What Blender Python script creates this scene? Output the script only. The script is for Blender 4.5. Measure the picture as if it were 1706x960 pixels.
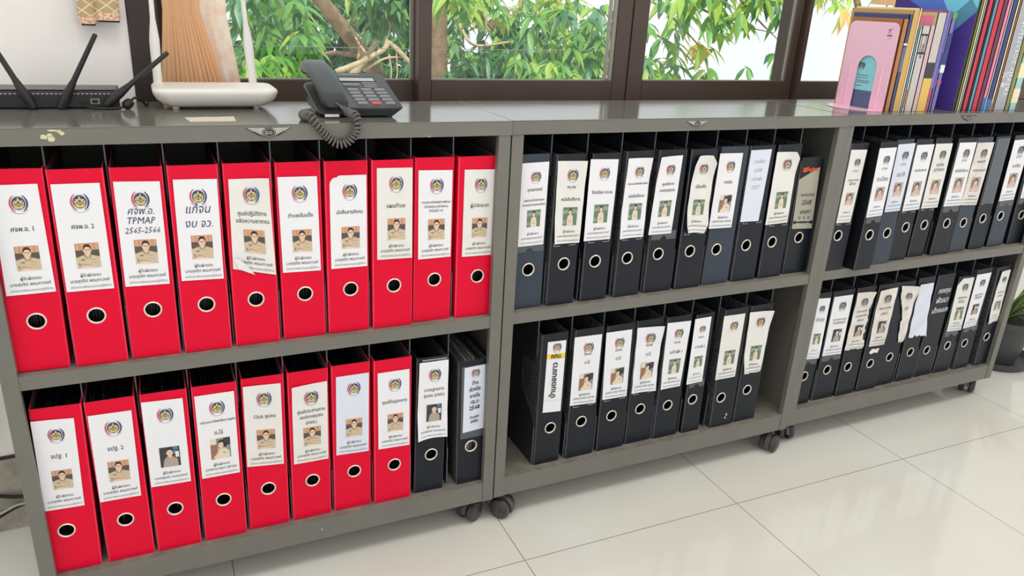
import bpy, bmesh, math, random
from mathutils import Vector, Matrix

for o in list(bpy.data.objects):
    bpy.data.objects.remove(o, do_unlink=True)
SC = bpy.context.scene
COL = SC.collection
pi = math.pi

# ------------------------------------------------------------------ camera
CAM_POS = Vector((0.26525, -1.36717, 1.16988))
CAM_R = Vector((0.9055492, -0.42105821, 0.05187134))
CAM_U = Vector((0.10381065, 0.33847429, 0.93523179))
CAM_F = Vector((0.41134414, 0.8415136, -0.35021544))
FPX = 1271.80
cam = bpy.data.cameras.new('camera')
cam.sensor_width = 36.0
cam.lens = FPX / 1706.0 * 36.0
cam.clip_start = 0.02
cam.clip_end = 200.0
camo = bpy.data.objects.new('camera', cam)
COL.objects.link(camo)
camo.matrix_world = Matrix((
    (CAM_R.x, CAM_U.x, -CAM_F.x, CAM_POS.x),
    (CAM_R.y, CAM_U.y, -CAM_F.y, CAM_POS.y),
    (CAM_R.z, CAM_U.z, -CAM_F.z, CAM_POS.z),
    (0, 0, 0, 1)))
SC.camera = camo

# ------------------------------------------------------------------ world, sun, added fill lights, exposure
world = bpy.data.worlds.new('daylight')
SC.world = world
world.use_nodes = True
wn = world.node_tree.nodes
wl = world.node_tree.links
bg = wn.get('Background')
bg.inputs['Color'].default_value = (0.97, 0.985, 1.0, 1)
bg.inputs['Strength'].default_value = 1.15

sun = bpy.data.lights.new('sun', 'SUN')
sun.energy = 4.0
sun.angle = math.radians(2.0)
sun.color = (1.0, 0.95, 0.86)
suno = bpy.data.objects.new('sun', sun)
COL.objects.link(suno)
suno.rotation_euler = (math.radians(32), math.radians(-14), 0)

def fill_light(name, x, y, w, d, watts):  # unseen overhead area lights without fixtures, added to brighten the room
    l = bpy.data.lights.new(name, 'AREA')
    l.shape = 'RECTANGLE'
    l.size = w
    l.size_y = d
    l.energy = watts
    l.color = (1.0, 0.99, 0.975)
    o = bpy.data.objects.new(name, l)
    COL.objects.link(o)
    o.location = (x, y, 2.72)
    return o
fill_light('added_fill_light', 0.3, -0.95, 1.3, 0.5, 14.5)
fill_light('added_fill_light', 2.6, -0.95, 1.3, 0.5, 20)
fill_light('added_fill_light', 1.3, -3.2, 1.3, 0.6, 8)
fill_light('added_fill_light', -1.5, -1.4, 1.0, 0.5, 5)

SC.view_settings.view_transform = 'Standard'
try:
    SC.view_settings.look = 'None'
except Exception:
    pass
SC.view_settings.exposure = 0.0
SC.view_settings.gamma = 1.0
SC.view_settings.use_curve_mapping = False

# ------------------------------------------------------------------ materials
def lin(c):
    return tuple((x / 12.92 if x <= 0.04045 else ((x + 0.055) / 1.055) ** 2.4) for x in c)

def rgb(r, g, b):
    return lin((r / 255.0, g / 255.0, b / 255.0)) + (1.0,)

def mat(name, c, rough=0.5, metal=0.0, spec=0.5, coat=0.0, noise=None, bump=None):
    """noise: (scale, amount, second colour) mixes a second colour by noise; bump: (scale, strength)"""
    m = bpy.data.materials.new(name)
    m.use_nodes = True
    nt = m.node_tree
    p = nt.nodes['Principled BSDF']
    p.inputs['Base Color'].default_value = c
    p.inputs['Roughness'].default_value = rough
    p.inputs['Metallic'].default_value = metal
    p.inputs['Specular IOR Level'].default_value = spec
    if coat:
        p.inputs['Coat Weight'].default_value = coat
        p.inputs['Coat Roughness'].default_value = 0.05
    if noise or bump:
        tc = nt.nodes.new('ShaderNodeTexCoord')
    if noise:
        n = nt.nodes.new('ShaderNodeTexNoise')
        n.inputs['Scale'].default_value = noise[0]
        n.inputs['Detail'].default_value = 6
        n.inputs['Roughness'].default_value = 0.62
        nt.links.new(tc.outputs['Object'], n.inputs['Vector'])
        r = nt.nodes.new('ShaderNodeValToRGB')
        r.color_ramp.elements[0].position = 0.42
        r.color_ramp.elements[1].position = 0.42 + noise[1]
        r.color_ramp.elements[0].color = c
        r.color_ramp.elements[1].color = noise[2]
        nt.links.new(n.outputs['Fac'], r.inputs['Fac'])
        nt.links.new(r.outputs['Color'], p.inputs['Base Color'])
    if bump:
        n2 = nt.nodes.new('ShaderNodeTexNoise')
        n2.inputs['Scale'].default_value = bump[0]
        n2.inputs['Detail'].default_value = 4
        nt.links.new(tc.outputs['Object'], n2.inputs['Vector'])
        b = nt.nodes.new('ShaderNodeBump')
        b.inputs['Strength'].default_value = bump[1]
        b.inputs['Distance'].default_value = 0.002
        nt.links.new(n2.outputs['Fac'], b.inputs['Height'])
        nt.links.new(b.outputs['Normal'], p.inputs['Normal'])
    return m

M = {}
M['steel'] = mat('grey_enamelled_steel', rgb(114, 112, 105), 0.38, noise=(9, 0.35, rgb(107, 105, 98)))
M['steel_top'] = mat('grey_enamelled_steel_top', rgb(114, 112, 105), 0.13, noise=(6, 0.4, rgb(107, 106, 99)), bump=(16, 0.10))
M['steel_dusty'] = mat('dusty_grey_steel', rgb(116, 112, 104), 0.6, noise=(26, 0.22, rgb(142, 131, 119)))
M['divider_edge'] = mat('worn_divider_edge', rgb(96, 98, 102), 0.4)
M['divider'] = mat('black_divider_plastic', rgb(34, 37, 45), 0.4)
M['divider_rim_highlight'] = mat('divider_rim_highlight', rgb(74, 78, 88), 0.35)  # lighter rim colour, an edge highlight painted on the divider
M['caster'] = mat('worn_black_rubber', rgb(52, 50, 50), 0.45, noise=(60, 0.3, rgb(78, 74, 72)))
M['hood'] = mat('dusty_caster_hood', rgb(74, 70, 70), 0.5, noise=(50, 0.3, rgb(110, 104, 102)))
M['badge_metal'] = mat('tarnished_badge_metal', rgb(186, 182, 174), 0.35, 0.5)
M['badge_dark'] = mat('badge_black', rgb(30, 28, 28), 0.4)
M['tape'] = mat('masking_tape', rgb(214, 208, 188), 0.6)
M['residue'] = mat('sticker_residue', rgb(214, 208, 170), 0.7)
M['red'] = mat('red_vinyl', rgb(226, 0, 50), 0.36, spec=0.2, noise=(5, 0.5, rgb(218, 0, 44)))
M['red_edge'] = mat('red_edge_and_highlight', rgb(240, 60, 92), 0.4)  # board edges, also the painted highlight on red spine chamfers
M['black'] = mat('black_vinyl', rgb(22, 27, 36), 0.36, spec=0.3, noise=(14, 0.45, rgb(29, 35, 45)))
M['black_sheen'] = mat('black_vinyl_sheen', rgb(46, 56, 70), 0.36, spec=0.4, noise=(20, 0.4, rgb(56, 67, 82)))  # bluish reflected sheen put into the colour of black vinyl
M['black_edge'] = mat('black_edge_and_highlight', rgb(70, 72, 76), 0.45)  # board edges, also the painted light line on black spine chamfers
M['marble'] = mat('marbled_black_board', rgb(24, 25, 28), 0.5, noise=(300, 0.22, rgb(98, 98, 100)))
M['blackside'] = mat('plain_black_board', rgb(20, 22, 26), 0.42, spec=0.3)
M['lining'] = mat('dark_board_lining', rgb(54, 54, 58), 0.6, noise=(260, 0.25, rgb(128, 128, 130)))
M['sheet_dark'] = mat('dark_sleeve_sheet_edges', rgb(22, 22, 28), 0.5)  # one near-black for sleeves and all other non-grey stacks
M['sheet_grey'] = mat('grey_paper_edges', rgb(168, 166, 170), 0.7)
M['nickel'] = mat('nickel_ring', rgb(238, 228, 216), 0.28, 0.5)
M['paper'] = mat('white_label_paper', rgb(236, 236, 240), 0.75)
M['paper_warm'] = mat('aged_label_paper', rgb(230, 228, 224), 0.75, noise=(24, 0.5, rgb(236, 234, 231)))
M['paper_blue'] = mat('bluish_label_paper', rgb(222, 226, 240), 0.75)
M['paper_stain'] = mat('stained_label_paper', rgb(230, 227, 222), 0.75, noise=(17, 0.3, rgb(208, 194, 178)))
M['pocket'] = mat('clear_plastic_pocket', rgb(82, 86, 92), 0.16)
M['pocket_edge'] = mat('plastic_pocket_edge', rgb(168, 172, 178), 0.3)
M['ink'] = mat('black_print', rgb(52, 52, 58), 0.7)
M['ink_grey'] = mat('grey_print', rgb(118, 118, 124), 0.7)
M['ink_light'] = mat('faint_grey_print', rgb(170, 170, 176), 0.7)
M['pen'] = mat('blue_pen', rgb(44, 46, 96), 0.6)
M['pen_black'] = mat('black_marker', rgb(34, 34, 38), 0.6)
M['pen_faint'] = mat('faint_pen', rgb(168, 168, 190), 0.6)
M['chalk'] = mat('white_marker', rgb(214, 216, 220), 0.6)
M['yellow'] = mat('yellow_label', rgb(246, 214, 44), 0.6)
M['navy_print'] = mat('navy_print', rgb(66, 72, 116), 0.7)
M['red_print'] = mat('red_print', rgb(204, 84, 102), 0.7)
M['gold_print'] = mat('gold_print', rgb(220, 198, 112), 0.7)
M['orange_print'] = mat('orange_print', rgb(240, 96, 44), 0.5)
M['beige_label'] = mat('beige_printed_label', rgb(170, 166, 150), 0.6)
for k, c in dict(brick=(198, 146, 112), brick2=(212, 164, 128), dark=(84, 78, 76), skin=(234, 200, 174), hair=(46, 38, 34),
                 tan=(206, 187, 158), tan2=(172, 150, 122), green=(104, 126, 108), green2=(146, 164, 140), cream=(226, 212, 190),
                 brown=(150, 112, 84), grey=(142, 140, 138), blue=(70, 120, 170), white=(232, 232, 232), slate=(58, 58, 62),
                 pink=(208, 184, 178), rose=(178, 152, 146), gtan=(176, 162, 150)).items():
    M['ph_' + k] = mat('photo_' + k, rgb(*c), 0.55)
M['frame'] = mat('dark_brown_window_frame', rgb(74, 58, 50), 0.42, noise=(7, 0.4, rgb(82, 67, 58)))
M['frame_dark'] = mat('dark_brown_jamb', rgb(50, 36, 33), 0.5)
M['gasket'] = mat('grey_glazing_channel', rgb(150, 146, 140), 0.4, 0.4)
M['wall'] = mat('white_painted_wall', rgb(240, 236, 232), 0.7, noise=(3, 0.5, rgb(234, 229, 224)))
M['ceiling'] = mat('white_ceiling', rgb(235, 235, 232), 0.8)
M['skirting'] = mat('grey_terrazzo', rgb(172, 164, 150), 0.6, noise=(34, 0.3, rgb(138, 130, 120)))
M['black_plastic'] = mat('black_plastic', rgb(30, 30, 32), 0.42)
M['black_gloss'] = mat('dark_grey_plastic_top', rgb(66, 62, 60), 0.35)
M['phone'] = mat('charcoal_phone_plastic', rgb(54, 57, 60), 0.36)
M['phone_key'] = mat('grey_phone_key', rgb(132, 134, 134), 0.3)
M['key_red'] = mat('red_phone_key', rgb(206, 92, 78), 0.4)
M['lcd'] = mat('phone_screen', rgb(176, 182, 178), 0.2)
M['white_plastic'] = mat('white_plastic', rgb(232, 229, 222), 0.38)
M['white_plastic2'] = mat('white_antenna_plastic', rgb(226, 224, 220), 0.45)
M['cord'] = mat('grey_coiled_cord', rgb(98, 93, 90), 0.36)
M['cable_black'] = mat('black_cable', rgb(28, 28, 30), 0.5)
M['cable_grey'] = mat('grey_cable', rgb(178, 174, 168), 0.5)
M['bookend'] = mat('pink_bookend_enamel', rgb(255, 204, 226), 0.22)
M['pot'] = mat('dark_grey_plastic_pot', rgb(70, 72, 74), 0.5)
M['soil'] = mat('potting_soil', rgb(58, 46, 38), 0.9)

def leafmat(name, c, c2, trans=0.45):
    m = bpy.data.materials.new(name)
    m.use_nodes = True
    nt = m.node_tree
    p = nt.nodes['Principled BSDF']
    out = nt.nodes['Material Output']
    p.inputs['Roughness'].default_value = 0.4
    tc = nt.nodes.new('ShaderNodeTexCoord')
    n = nt.nodes.new('ShaderNodeTexNoise')
    n.inputs['Scale'].default_value = 3.0
    r = nt.nodes.new('ShaderNodeValToRGB')
    r.color_ramp.elements[0].position = 0.35
    r.color_ramp.elements[1].position = 0.65
    r.color_ramp.elements[0].color = c
    r.color_ramp.elements[1].color = c2
    t = nt.nodes.new('ShaderNodeBsdfTranslucent')
    mx = nt.nodes.new('ShaderNodeMixShader')
    mx.inputs[0].default_value = trans
    L = nt.links.new
    L(tc.outputs['Object'], n.inputs['Vector'])
    L(n.outputs['Fac'], r.inputs['Fac'])
    L(r.outputs['Color'], p.inputs['Base Color'])
    L(r.outputs['Color'], t.inputs['Color'])
    L(p.outputs['BSDF'], mx.inputs[1])
    L(t.outputs['BSDF'], mx.inputs[2])
    L(mx.outputs['Shader'], out.inputs['Surface'])
    return m
M['leaf1'] = leafmat('leaf_mid_green', rgb(104, 160, 84), rgb(130, 186, 96))
M['leaf2'] = leafmat('leaf_deep_green', rgb(66, 118, 72), rgb(90, 146, 88))
M['leaf3'] = leafmat('leaf_yellow_green', rgb(168, 206, 92), rgb(196, 222, 110), 0.55)
M['leaf4'] = leafmat('leaf_blue_green', rgb(96, 150, 120), rgb(124, 176, 138))
M['leaf6'] = leafmat('leaf_dark_green', rgb(48, 88, 56), rgb(66, 110, 70))
M['leaf5'] = leafmat('leaf_dry_yellow', rgb(212, 196, 96), rgb(222, 184, 110))
M['bark'] = mat('pale_bark', rgb(152, 126, 100), 0.8, noise=(14, 0.3, rgb(112, 92, 74)), bump=(30, 0.6))
M['bark_pale'] = mat('dry_bleached_bark', rgb(198, 178, 148), 0.8, noise=(16, 0.3, rgb(160, 138, 110)))
M['pot_leaf'] = leafmat('agave_leaf', rgb(70, 106, 62), rgb(104, 140, 84), 0.2)
M['pot_leaf_edge'] = leafmat('agave_leaf_pale', rgb(168, 182, 118), rgb(190, 200, 140), 0.2)
M['ground_out'] = mat('pale_outdoor_ground', rgb(190, 184, 168), 0.9)
M['wire'] = mat('fence_wire', rgb(120, 132, 126), 0.6)

def cloth(name, c, c2, trans):
    m = leafmat(name, c, c2, trans)
    m.node_tree.nodes['Principled BSDF'].inputs['Roughness'].default_value = 0.8
    return m
M['curtain'] = cloth('orange_curtain_cloth', rgb(255, 222, 180), rgb(252, 210, 164), 0.5)
M['sheer'] = cloth('pink_patterned_sheer', rgb(255, 240, 224), rgb(248, 212, 190), 0.4)
M['sheer'].node_tree.nodes['Noise Texture'].inputs['Scale'].default_value = 38

def glass_mat():
    m = bpy.data.materials.new('window_glass')
    m.use_nodes = True
    nt = m.node_tree
    for n in list(nt.nodes):
        nt.nodes.remove(n)
    out = nt.nodes.new('ShaderNodeOutputMaterial')
    tr = nt.nodes.new('ShaderNodeBsdfTransparent')
    tr.inputs['Color'].default_value = (0.95, 0.97, 0.96, 1)
    gl = nt.nodes.new('ShaderNodeBsdfGlossy')
    gl.inputs['Roughness'].default_value = 0.02
    lw = nt.nodes.new('ShaderNodeLayerWeight')
    lw.inputs['Blend'].default_value = 0.5
    pw = nt.nodes.new('ShaderNodeMath'); pw.operation = 'POWER'; pw.inputs[1].default_value = 5.0
    nt.links.new(lw.outputs['Facing'], pw.inputs[0])
    fr = nt.nodes.new('ShaderNodeMath'); fr.operation = 'MULTIPLY_ADD'; fr.inputs[1].default_value = 0.9; fr.inputs[2].default_value = 0.03
    nt.links.new(pw.outputs[0], fr.inputs[0])
    mx = nt.nodes.new('ShaderNodeMixShader')
    nt.links.new(fr.outputs[0], mx.inputs[0])
    nt.links.new(tr.outputs[0], mx.inputs[1])
    nt.links.new(gl.outputs[0], mx.inputs[2])
    nt.links.new(mx.outputs[0], out.inputs['Surface'])
    return m
M['glass'] = glass_mat()

def floor_mat():
    m = bpy.data.materials.new('polished_cream_tile')
    m.use_nodes = True
    nt = m.node_tree
    p = nt.nodes['Principled BSDF']
    L = nt.links.new
    tc = nt.nodes.new('ShaderNodeTexCoord')
    mp = nt.nodes.new('ShaderNodeMapping')
    mp.vector_type = 'TEXTURE'
    mp.inputs['Location'].default_value = (0.93258, -0.14535, 0)
    mp.inputs['Rotation'].default_value = (0, 0, -0.01258)
    mp.inputs['Scale'].default_value = (0.6, 0.6, 0.6)
    L(tc.outputs['Object'], mp.inputs['Vector'])
    sp = nt.nodes.new('ShaderNodeSeparateXYZ')
    L(mp.outputs['Vector'], sp.inputs['Vector'])
    def line(sock):
        a = nt.nodes.new('ShaderNodeMath'); a.operation = 'ADD'; a.inputs[1].default_value = 0.5
        f = nt.nodes.new('ShaderNodeMath'); f.operation = 'FRACT'
        s = nt.nodes.new('ShaderNodeMath'); s.operation = 'SUBTRACT'; s.inputs[1].default_value = 0.5
        b = nt.nodes.new('ShaderNodeMath'); b.operation = 'ABSOLUTE'
        c = nt.nodes.new('ShaderNodeMath'); c.operation = 'LESS_THAN'; c.inputs[1].default_value = 0.0018
        L(sock, a.inputs[0]); L(a.outputs[0], f.inputs[0]); L(f.outputs[0], s.inputs[0]); L(s.outputs[0], b.inputs[0]); L(b.outputs[0], c.inputs[0])
        return c.outputs[0]
    mxm = nt.nodes.new('ShaderNodeMath'); mxm.operation = 'MAXIMUM'
    L(line(sp.outputs['X']), mxm.inputs[0]); L(line(sp.outputs['Y']), mxm.inputs[1])
    n = nt.nodes.new('ShaderNodeTexNoise')
    n.inputs['Scale'].default_value = 2.2
    n.inputs['Detail'].default_value = 5
    L(tc.outputs['Object'], n.inputs['Vector'])
    r = nt.nodes.new('ShaderNodeValToRGB')
    r.color_ramp.elements[0].position = 0.35
    r.color_ramp.elements[1].position = 0.7
    r.color_ramp.elements[0].color = rgb(231, 230, 222)
    r.color_ramp.elements[1].color = rgb(225, 221, 211)
    L(n.outputs['Fac'], r.inputs['Fac'])
    mx = nt.nodes.new('ShaderNodeMix'); mx.data_type = 'RGBA'
    L(mxm.outputs[0], mx.inputs['Factor'])
    L(r.outputs['Color'], mx.inputs[6])
    mx.inputs[7].default_value = rgb(150, 142, 128)
    L(mx.outputs[2], p.inputs['Base Color'])
    p.inputs['Roughness'].default_value = 0.09
    p.inputs['Specular IOR Level'].default_value = 0.5
    return m
M['floor'] = floor_mat()

def woven_mat():
    m = bpy.data.materials.new('woven_beige_diamond_cloth')
    m.use_nodes = True
    nt = m.node_tree
    p = nt.nodes['Principled BSDF']
    L = nt.links.new
    tc = nt.nodes.new('ShaderNodeTexCoord')
    sp = nt.nodes.new('ShaderNodeSeparateXYZ')
    L(tc.outputs['Object'], sp.inputs['Vector'])
    outs = []
    for sgn in (1.0, -1.0):
        a = nt.nodes.new('ShaderNodeMath'); a.operation = 'MULTIPLY_ADD'
        a.inputs[1].default_value = 0.75 * sgn
        L(sp.outputs['Z'], a.inputs[2]); L(sp.outputs['X'], a.inputs[0])
        d = nt.nodes.new('ShaderNodeMath'); d.operation = 'MULTIPLY'; d.inputs[1].default_value = 48.0
        f = nt.nodes.new('ShaderNodeMath'); f.operation = 'FRACT'
        c = nt.nodes.new('ShaderNodeMath'); c.operation = 'LESS_THAN'; c.inputs[1].default_value = 0.13
        L(a.outputs[0], d.inputs[0]); L(d.outputs[0], f.inputs[0]); L(f.outputs[0], c.inputs[0])
        outs.append(c.outputs[0])
    mm = nt.nodes.new('ShaderNodeMath'); mm.operation = 'MAXIMUM'
    L(outs[0], mm.inputs[0]); L(outs[1], mm.inputs[1])
    mx = nt.nodes.new('ShaderNodeMix'); mx.data_type = 'RGBA'
    L(mm.outputs[0], mx.inputs['Factor'])
    mx.inputs[6].default_value = rgb(190, 166, 126)
    mx.inputs[7].default_value = rgb(236, 218, 180)
    L(mx.outputs[2], p.inputs['Base Color'])
    p.inputs['Roughness'].default_value = 0.85
    return m
M['woven'] = woven_mat()
M['embroidery'] = mat('pink_embroidered_band', rgb(206, 150, 122), 0.85, noise=(220, 0.12, rgb(242, 214, 188)))

# ------------------------------------------------------------------ mesh helpers
class MB:
    def __init__(s):
        s.v = []; s.f = []; s.m = []; s.mats = []
    def mi(s, m):
        m = M[m] if isinstance(m, str) else m
        if m not in s.mats:
            s.mats.append(m)
        return s.mats.index(m)
    def add(s, vs, fs, m):
        b = len(s.v); k = s.mi(m)
        s.v.extend([tuple(x) for x in vs])
        for f in fs:
            s.f.append([i + b for i in f]); s.m.append(k)
        return s
    def box(s, x0, x1, y0, y1, z0, z1, m, tf=None):
        vs = [(x, y, z) for x in (x0, x1) for y in (y0, y1) for z in (z0, z1)]
        if tf:
            vs = [tf(v) for v in vs]
        return s.add(vs, [(0, 1, 3, 2), (4, 6, 7, 5), (0, 4, 5, 1), (2, 3, 7, 6), (0, 2, 6, 4), (1, 5, 7, 3)], m)
    def prism(s, poly, h, axis, c0, m, tf=None):
        """poly 2D points extruded from c0 to c0+h along axis ('x': poly=(y,z); 'y': (x,z); 'z': (x,y))"""
        def P(a, b, c):
            p = {'x': (c, a, b), 'y': (a, c, b), 'z': (a, b, c)}[axis]
            return tf(p) if tf else p
        n = len(poly)
        vs = [P(a, b, c0) for a, b in poly] + [P(a, b, c0 + h) for a, b in poly]
        fs = [tuple(range(n)), tuple(range(2 * n - 1, n - 1, -1))]
        fs += [(i, (i + 1) % n, n + (i + 1) % n, n + i) for i in range(n)]
        return s.add(vs, fs, m)
    def tube(s, path, rad, m, seg=8, cap=True, flat=None):
        path = [Vector(p) for p in path]
        n = len(path)
        rs = rad if isinstance(rad, (list, tuple)) else [rad] * n
        up = None; vs = []
        for i, p in enumerate(path):
            t = (path[min(i + 1, n - 1)] - path[max(i - 1, 0)])
            if t.length < 1e-9:
                t = Vector((0, 0, 1))
            t.normalize()
            if up is None:
                up = t.orthogonal().normalized()
                if flat:
                    up = (Vector(flat) - t * Vector(flat).dot(t)).normalized()
            else:
                up = (up - t * up.dot(t))
                up = up.normalized() if up.length > 1e-6 else t.orthogonal().normalized()
            sd = t.cross(up)
            r = rs[i]
            ra, rb = r if isinstance(r, (tuple, list)) else (r, r)
            for k in range(seg):
                a = 2 * pi * k / seg
                vs.append(p + up * (math.cos(a) * ra) + sd * (math.sin(a) * rb))
        fs = [(i * seg + k, i * seg + (k + 1) % seg, (i + 1) * seg + (k + 1) % seg, (i + 1) * seg + k) for i in range(n - 1) for k in range(seg)]
        if cap:
            fs += [tuple(range(seg - 1, -1, -1)), tuple(range((n - 1) * seg, n * seg))]
        return s.add(vs, fs, m)
    def lathe(s, prof, m, seg=32, axis='z', c=(0, 0, 0), closed=False):
        """prof: (r, h) pairs"""
        vs = []
        for r, h in prof:
            for k in range(seg):
                a = 2 * pi * k / seg
                x, y = r * math.cos(a), r * math.sin(a)
                p = {'z': (x, y, h), 'y': (x, h, y), 'x': (h, x, y)}[axis]
                vs.append((p[0] + c[0], p[1] + c[1], p[2] + c[2]))
        n = len(prof)
        rng = n if closed else n - 1
        fs = [(i * seg + k, i * seg + (k + 1) % seg, ((i + 1) % n) * seg + (k + 1) % seg, ((i + 1) % n) * seg + k) for i in range(rng) for k in range(seg)]
        if not closed:
            if prof[0][0] > 1e-6:
                fs.append(tuple(range(seg)))
            if prof[-1][0] > 1e-6:
                fs.append(tuple(range((n - 1) * seg, n * seg)))
        return s.add(vs, fs, m)
    def build(s, name, parent=None, smooth=False, loc=None, bevel=None, recalc=True, sub=0):
        me = bpy.data.meshes.new(name)
        me.from_pydata(s.v, [], s.f)
        for m in s.mats:
            me.materials.append(m)
        me.polygons.foreach_set('material_index', s.m)
        if recalc:
            bm = bmesh.new(); bm.from_mesh(me)
            bmesh.ops.recalc_face_normals(bm, faces=bm.faces)
            bm.to_mesh(me); bm.free()
        if smooth:
            me.polygons.foreach_set('use_smooth', [True] * len(me.polygons))
            if smooth != 'all':
                try:
                    me.set_sharp_from_angle(angle=math.radians(38))
                except Exception:
                    pass
        me.update()
        o = bpy.data.objects.new(name, me)
        COL.objects.link(o)
        if parent:
            o.parent = parent
        if loc:
            o.location = loc
        if bevel:
            b = o.modifiers.new('bevel', 'BEVEL')
            b.width = bevel; b.segments = 2; b.limit_method = 'ANGLE'; b.angle_limit = math.radians(40)
        if sub:
            q = o.modifiers.new('sub', 'SUBSURF'); q.levels = sub; q.render_levels = sub
        return o

def tag(o, label, cat, group=None, kind=None):
    o['label'] = label; o['category'] = cat
    if group:
        o['group'] = group
    if kind:
        o['kind'] = kind
    return o

def thing(name, loc, rz=0.0, label=None, cat=None, group=None):
    o = bpy.data.objects.new(name, None)
    o.empty_display_size = 0.05
    COL.objects.link(o)
    o.location = loc
    o.rotation_euler = (0, 0, rz)
    if label:
        tag(o, label, cat, group)
    return o

def struct(o):
    o['kind'] = 'structure'
    return o

def at(u, v, Y):
    """the point at distance plane y = Y seen along photo pixel (u, v)"""
    d = CAM_F + CAM_R * ((u - 853.0) / FPX) - CAM_U * ((v - 480.0) / FPX)
    t = (Y - CAM_POS.y) / d.y
    return CAM_POS + d * t

def smooth_path(pts, n=8):
    """Catmull-Rom through pts"""
    P = [Vector(p) for p in pts]
    P = [P[0] * 2 - P[1]] + P + [P[-1] * 2 - P[-2]]
    out = []
    for i in range(1, len(P) - 2):
        for k in range(n):
            t = k / n
            out.append(0.5 * ((2 * P[i]) + (P[i + 1] - P[i - 1]) * t + (2 * P[i - 1] - 5 * P[i] + 4 * P[i + 1] - P[i + 2]) * t * t + (3 * P[i] - P[i - 1] - 3 * P[i + 1] + P[i + 2]) * t ** 3))
    out.append(P[-2])
    return out

# ------------------------------------------------------------------ text
_tc = {}
def text2d(body, shear=0.0, bold=0.0):
    """(verts2d, faces) of a line of text, x centred, unit em size"""
    key = (body, shear, bold)
    if key in _tc:
        return _tc[key]
    c = bpy.data.curves.new('txt', 'FONT')
    c.body = body
    c.align_x = 'LEFT'
    c.resolution_u = 1
    c.shear = shear
    c.offset = bold
    o = bpy.data.objects.new('txt', c)
    COL.objects.link(o)
    bpy.context.view_layer.update()
    dg = bpy.context.evaluated_depsgraph_get()
    me = bpy.data.meshes.new_from_object(o.evaluated_get(dg))
    vs = [(v.co.x, v.co.y) for v in me.vertices]
    fs = [tuple(p.vertices) for p in me.polygons]
    bpy.data.objects.remove(o, do_unlink=True)
    bpy.data.curves.remove(c)
    bpy.data.meshes.remove(me)
    if vs:
        x0 = min(v[0] for v in vs); x1 = max(v[0] for v in vs)
        vs = [(x - (x0 + x1) / 2, y) for x, y in vs]
        w = x1 - x0
    else:
        w = 1.0
    _tc[key] = (vs, fs, w)
    return _tc[key]

# ================================================================== the room
FL = 0.04246            # height of the fitted cabinet datum above the floor
WYAW = math.atan(0.035)
def wloc(o):
    o.location = (1.0, 0.42, 0.0)
    o.rotation_euler = (0, 0, WYAW)
    return o

b = MB(); b.box(-2.6, 6.2, -5.0, 0.52, -0.06, 0.0, 'floor')
struct(b.build('floor'))
b = MB(); b.box(-2.6, 6.2, -5.0, 0.62, 2.8, 2.86, 'ceiling')
struct(b.build('ceiling'))
b = MB(); b.box(-2.66, -2.6, -5.0, 0.62, 2.3, 2.8, 'wall'); b.box(-2.66, -2.6, -0.1, 0.62, 0, 2.3, 'wall'); b.box(-2.66, -2.6, -5.0, -4.0, 0, 2.3, 'wall')
struct(b.build('wall_left'))
b = MB(); b.box(6.2, 6.26, -5.0, 0.75, 2.3, 2.8, 'wall'); b.box(6.2, 6.26, -0.3, 0.75, 0, 2.3, 'wall'); b.box(6.2, 6.26, -5.0, -4.2, 0, 2.3, 'wall')
struct(b.build('wall_right'))
# back wall with the window opening: white wall left of the jamb, apron below, lintel above, pier to the right
b = MB()
b.box(-3.6, -0.749, 0.0, 0.14, 0, 2.8, 'wall')
b.box(-0.749, 2.4, 0.0, 0.14, 0, 0.885, 'wall')
b.box(-0.749, 2.4, 0.0, 0.14, 2.25, 2.8, 'wall')
b.box(2.4, 5.3, 0.0, 0.14, 0, 2.8, 'wall')
struct(wloc(b.build('wall_back')))
b = MB(); b.box(-3.6, 2.0, -0.012, -0.0005, 0.0, 0.178, 'skirting')
b.box(-3.6, 2.0, -0.006, -0.0005, 0.178, 0.184, 'frame_dark')
struct(wloc(b.build('baseboard_back')))

# window: outer frame (jamb, track, post), then four sashes with a pane each
b = MB()
b.box(-0.7485, -0.690, -0.004, 0.10, 0.886, 2.245, 'frame_dark')
b.box(-0.690, 2.39, 0.001, 0.10, 0.886, 0.925, 'frame')
b.box(-0.690, 2.39, 0.001, 0.10, 2.21, 2.245, 'frame')
b.box(1.083, 1.098, -0.012, 0.10, 0.925, 2.21, 'frame')
b.box(2.36, 2.39, 0.001, 0.10, 0.925, 2.21, 'frame')
struct(wloc(b.build('trim_1', bevel=0.002)))

def sash(idx, s0, s1, g0, g1, zg, n0, mt, gasket=None):
    b = MB()
    z0, z1 = 0.926, 2.20
    b.box(s0, g0, n0, n0 + 0.028, z0, z1, mt)
    b.box(g1, s1, n0, n0 + 0.028, z0, z1, mt)
    b.box(g0, g1, n0, n0 + 0.028, z0, zg, mt)
    b.box(g0, g1, n0, n0 + 0.028, z1 - 0.05, z1, mt)
    o = b.build('window_%d' % idx, bevel=0.0025)
    struct(wloc(o))
    g = MB(); g.box(g0 + 0.0005, g1 - 0.0005, n0 + 0.011, n0 + 0.015, zg + 0.0005, z1 - 0.0505, 'glass')
    g.build('glass_pane', o)
    if gasket:
        q = MB()
        for a0, a1 in gasket:
            q.box(a0, a1, n0 + 0.004, n0 + 0.0105, zg, z1 - 0.05, 'gasket')
        q.build('glazing_channel', o)
    return o
sash(1, -0.690, -0.106, -0.64, -0.139, 0.983, 0.036, 'frame', [(-0.147, -0.139)])
sash(2, -0.139, 0.459, -0.106, 0.413, 0.987, 0.003, 'frame', [(0.404, 0.413), (0.388, 0.396)])
sash(3, 0.4625, 1.075, 0.513, 1.048, 0.988, 0.003, 'frame', [(1.040, 1.048)])
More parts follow.
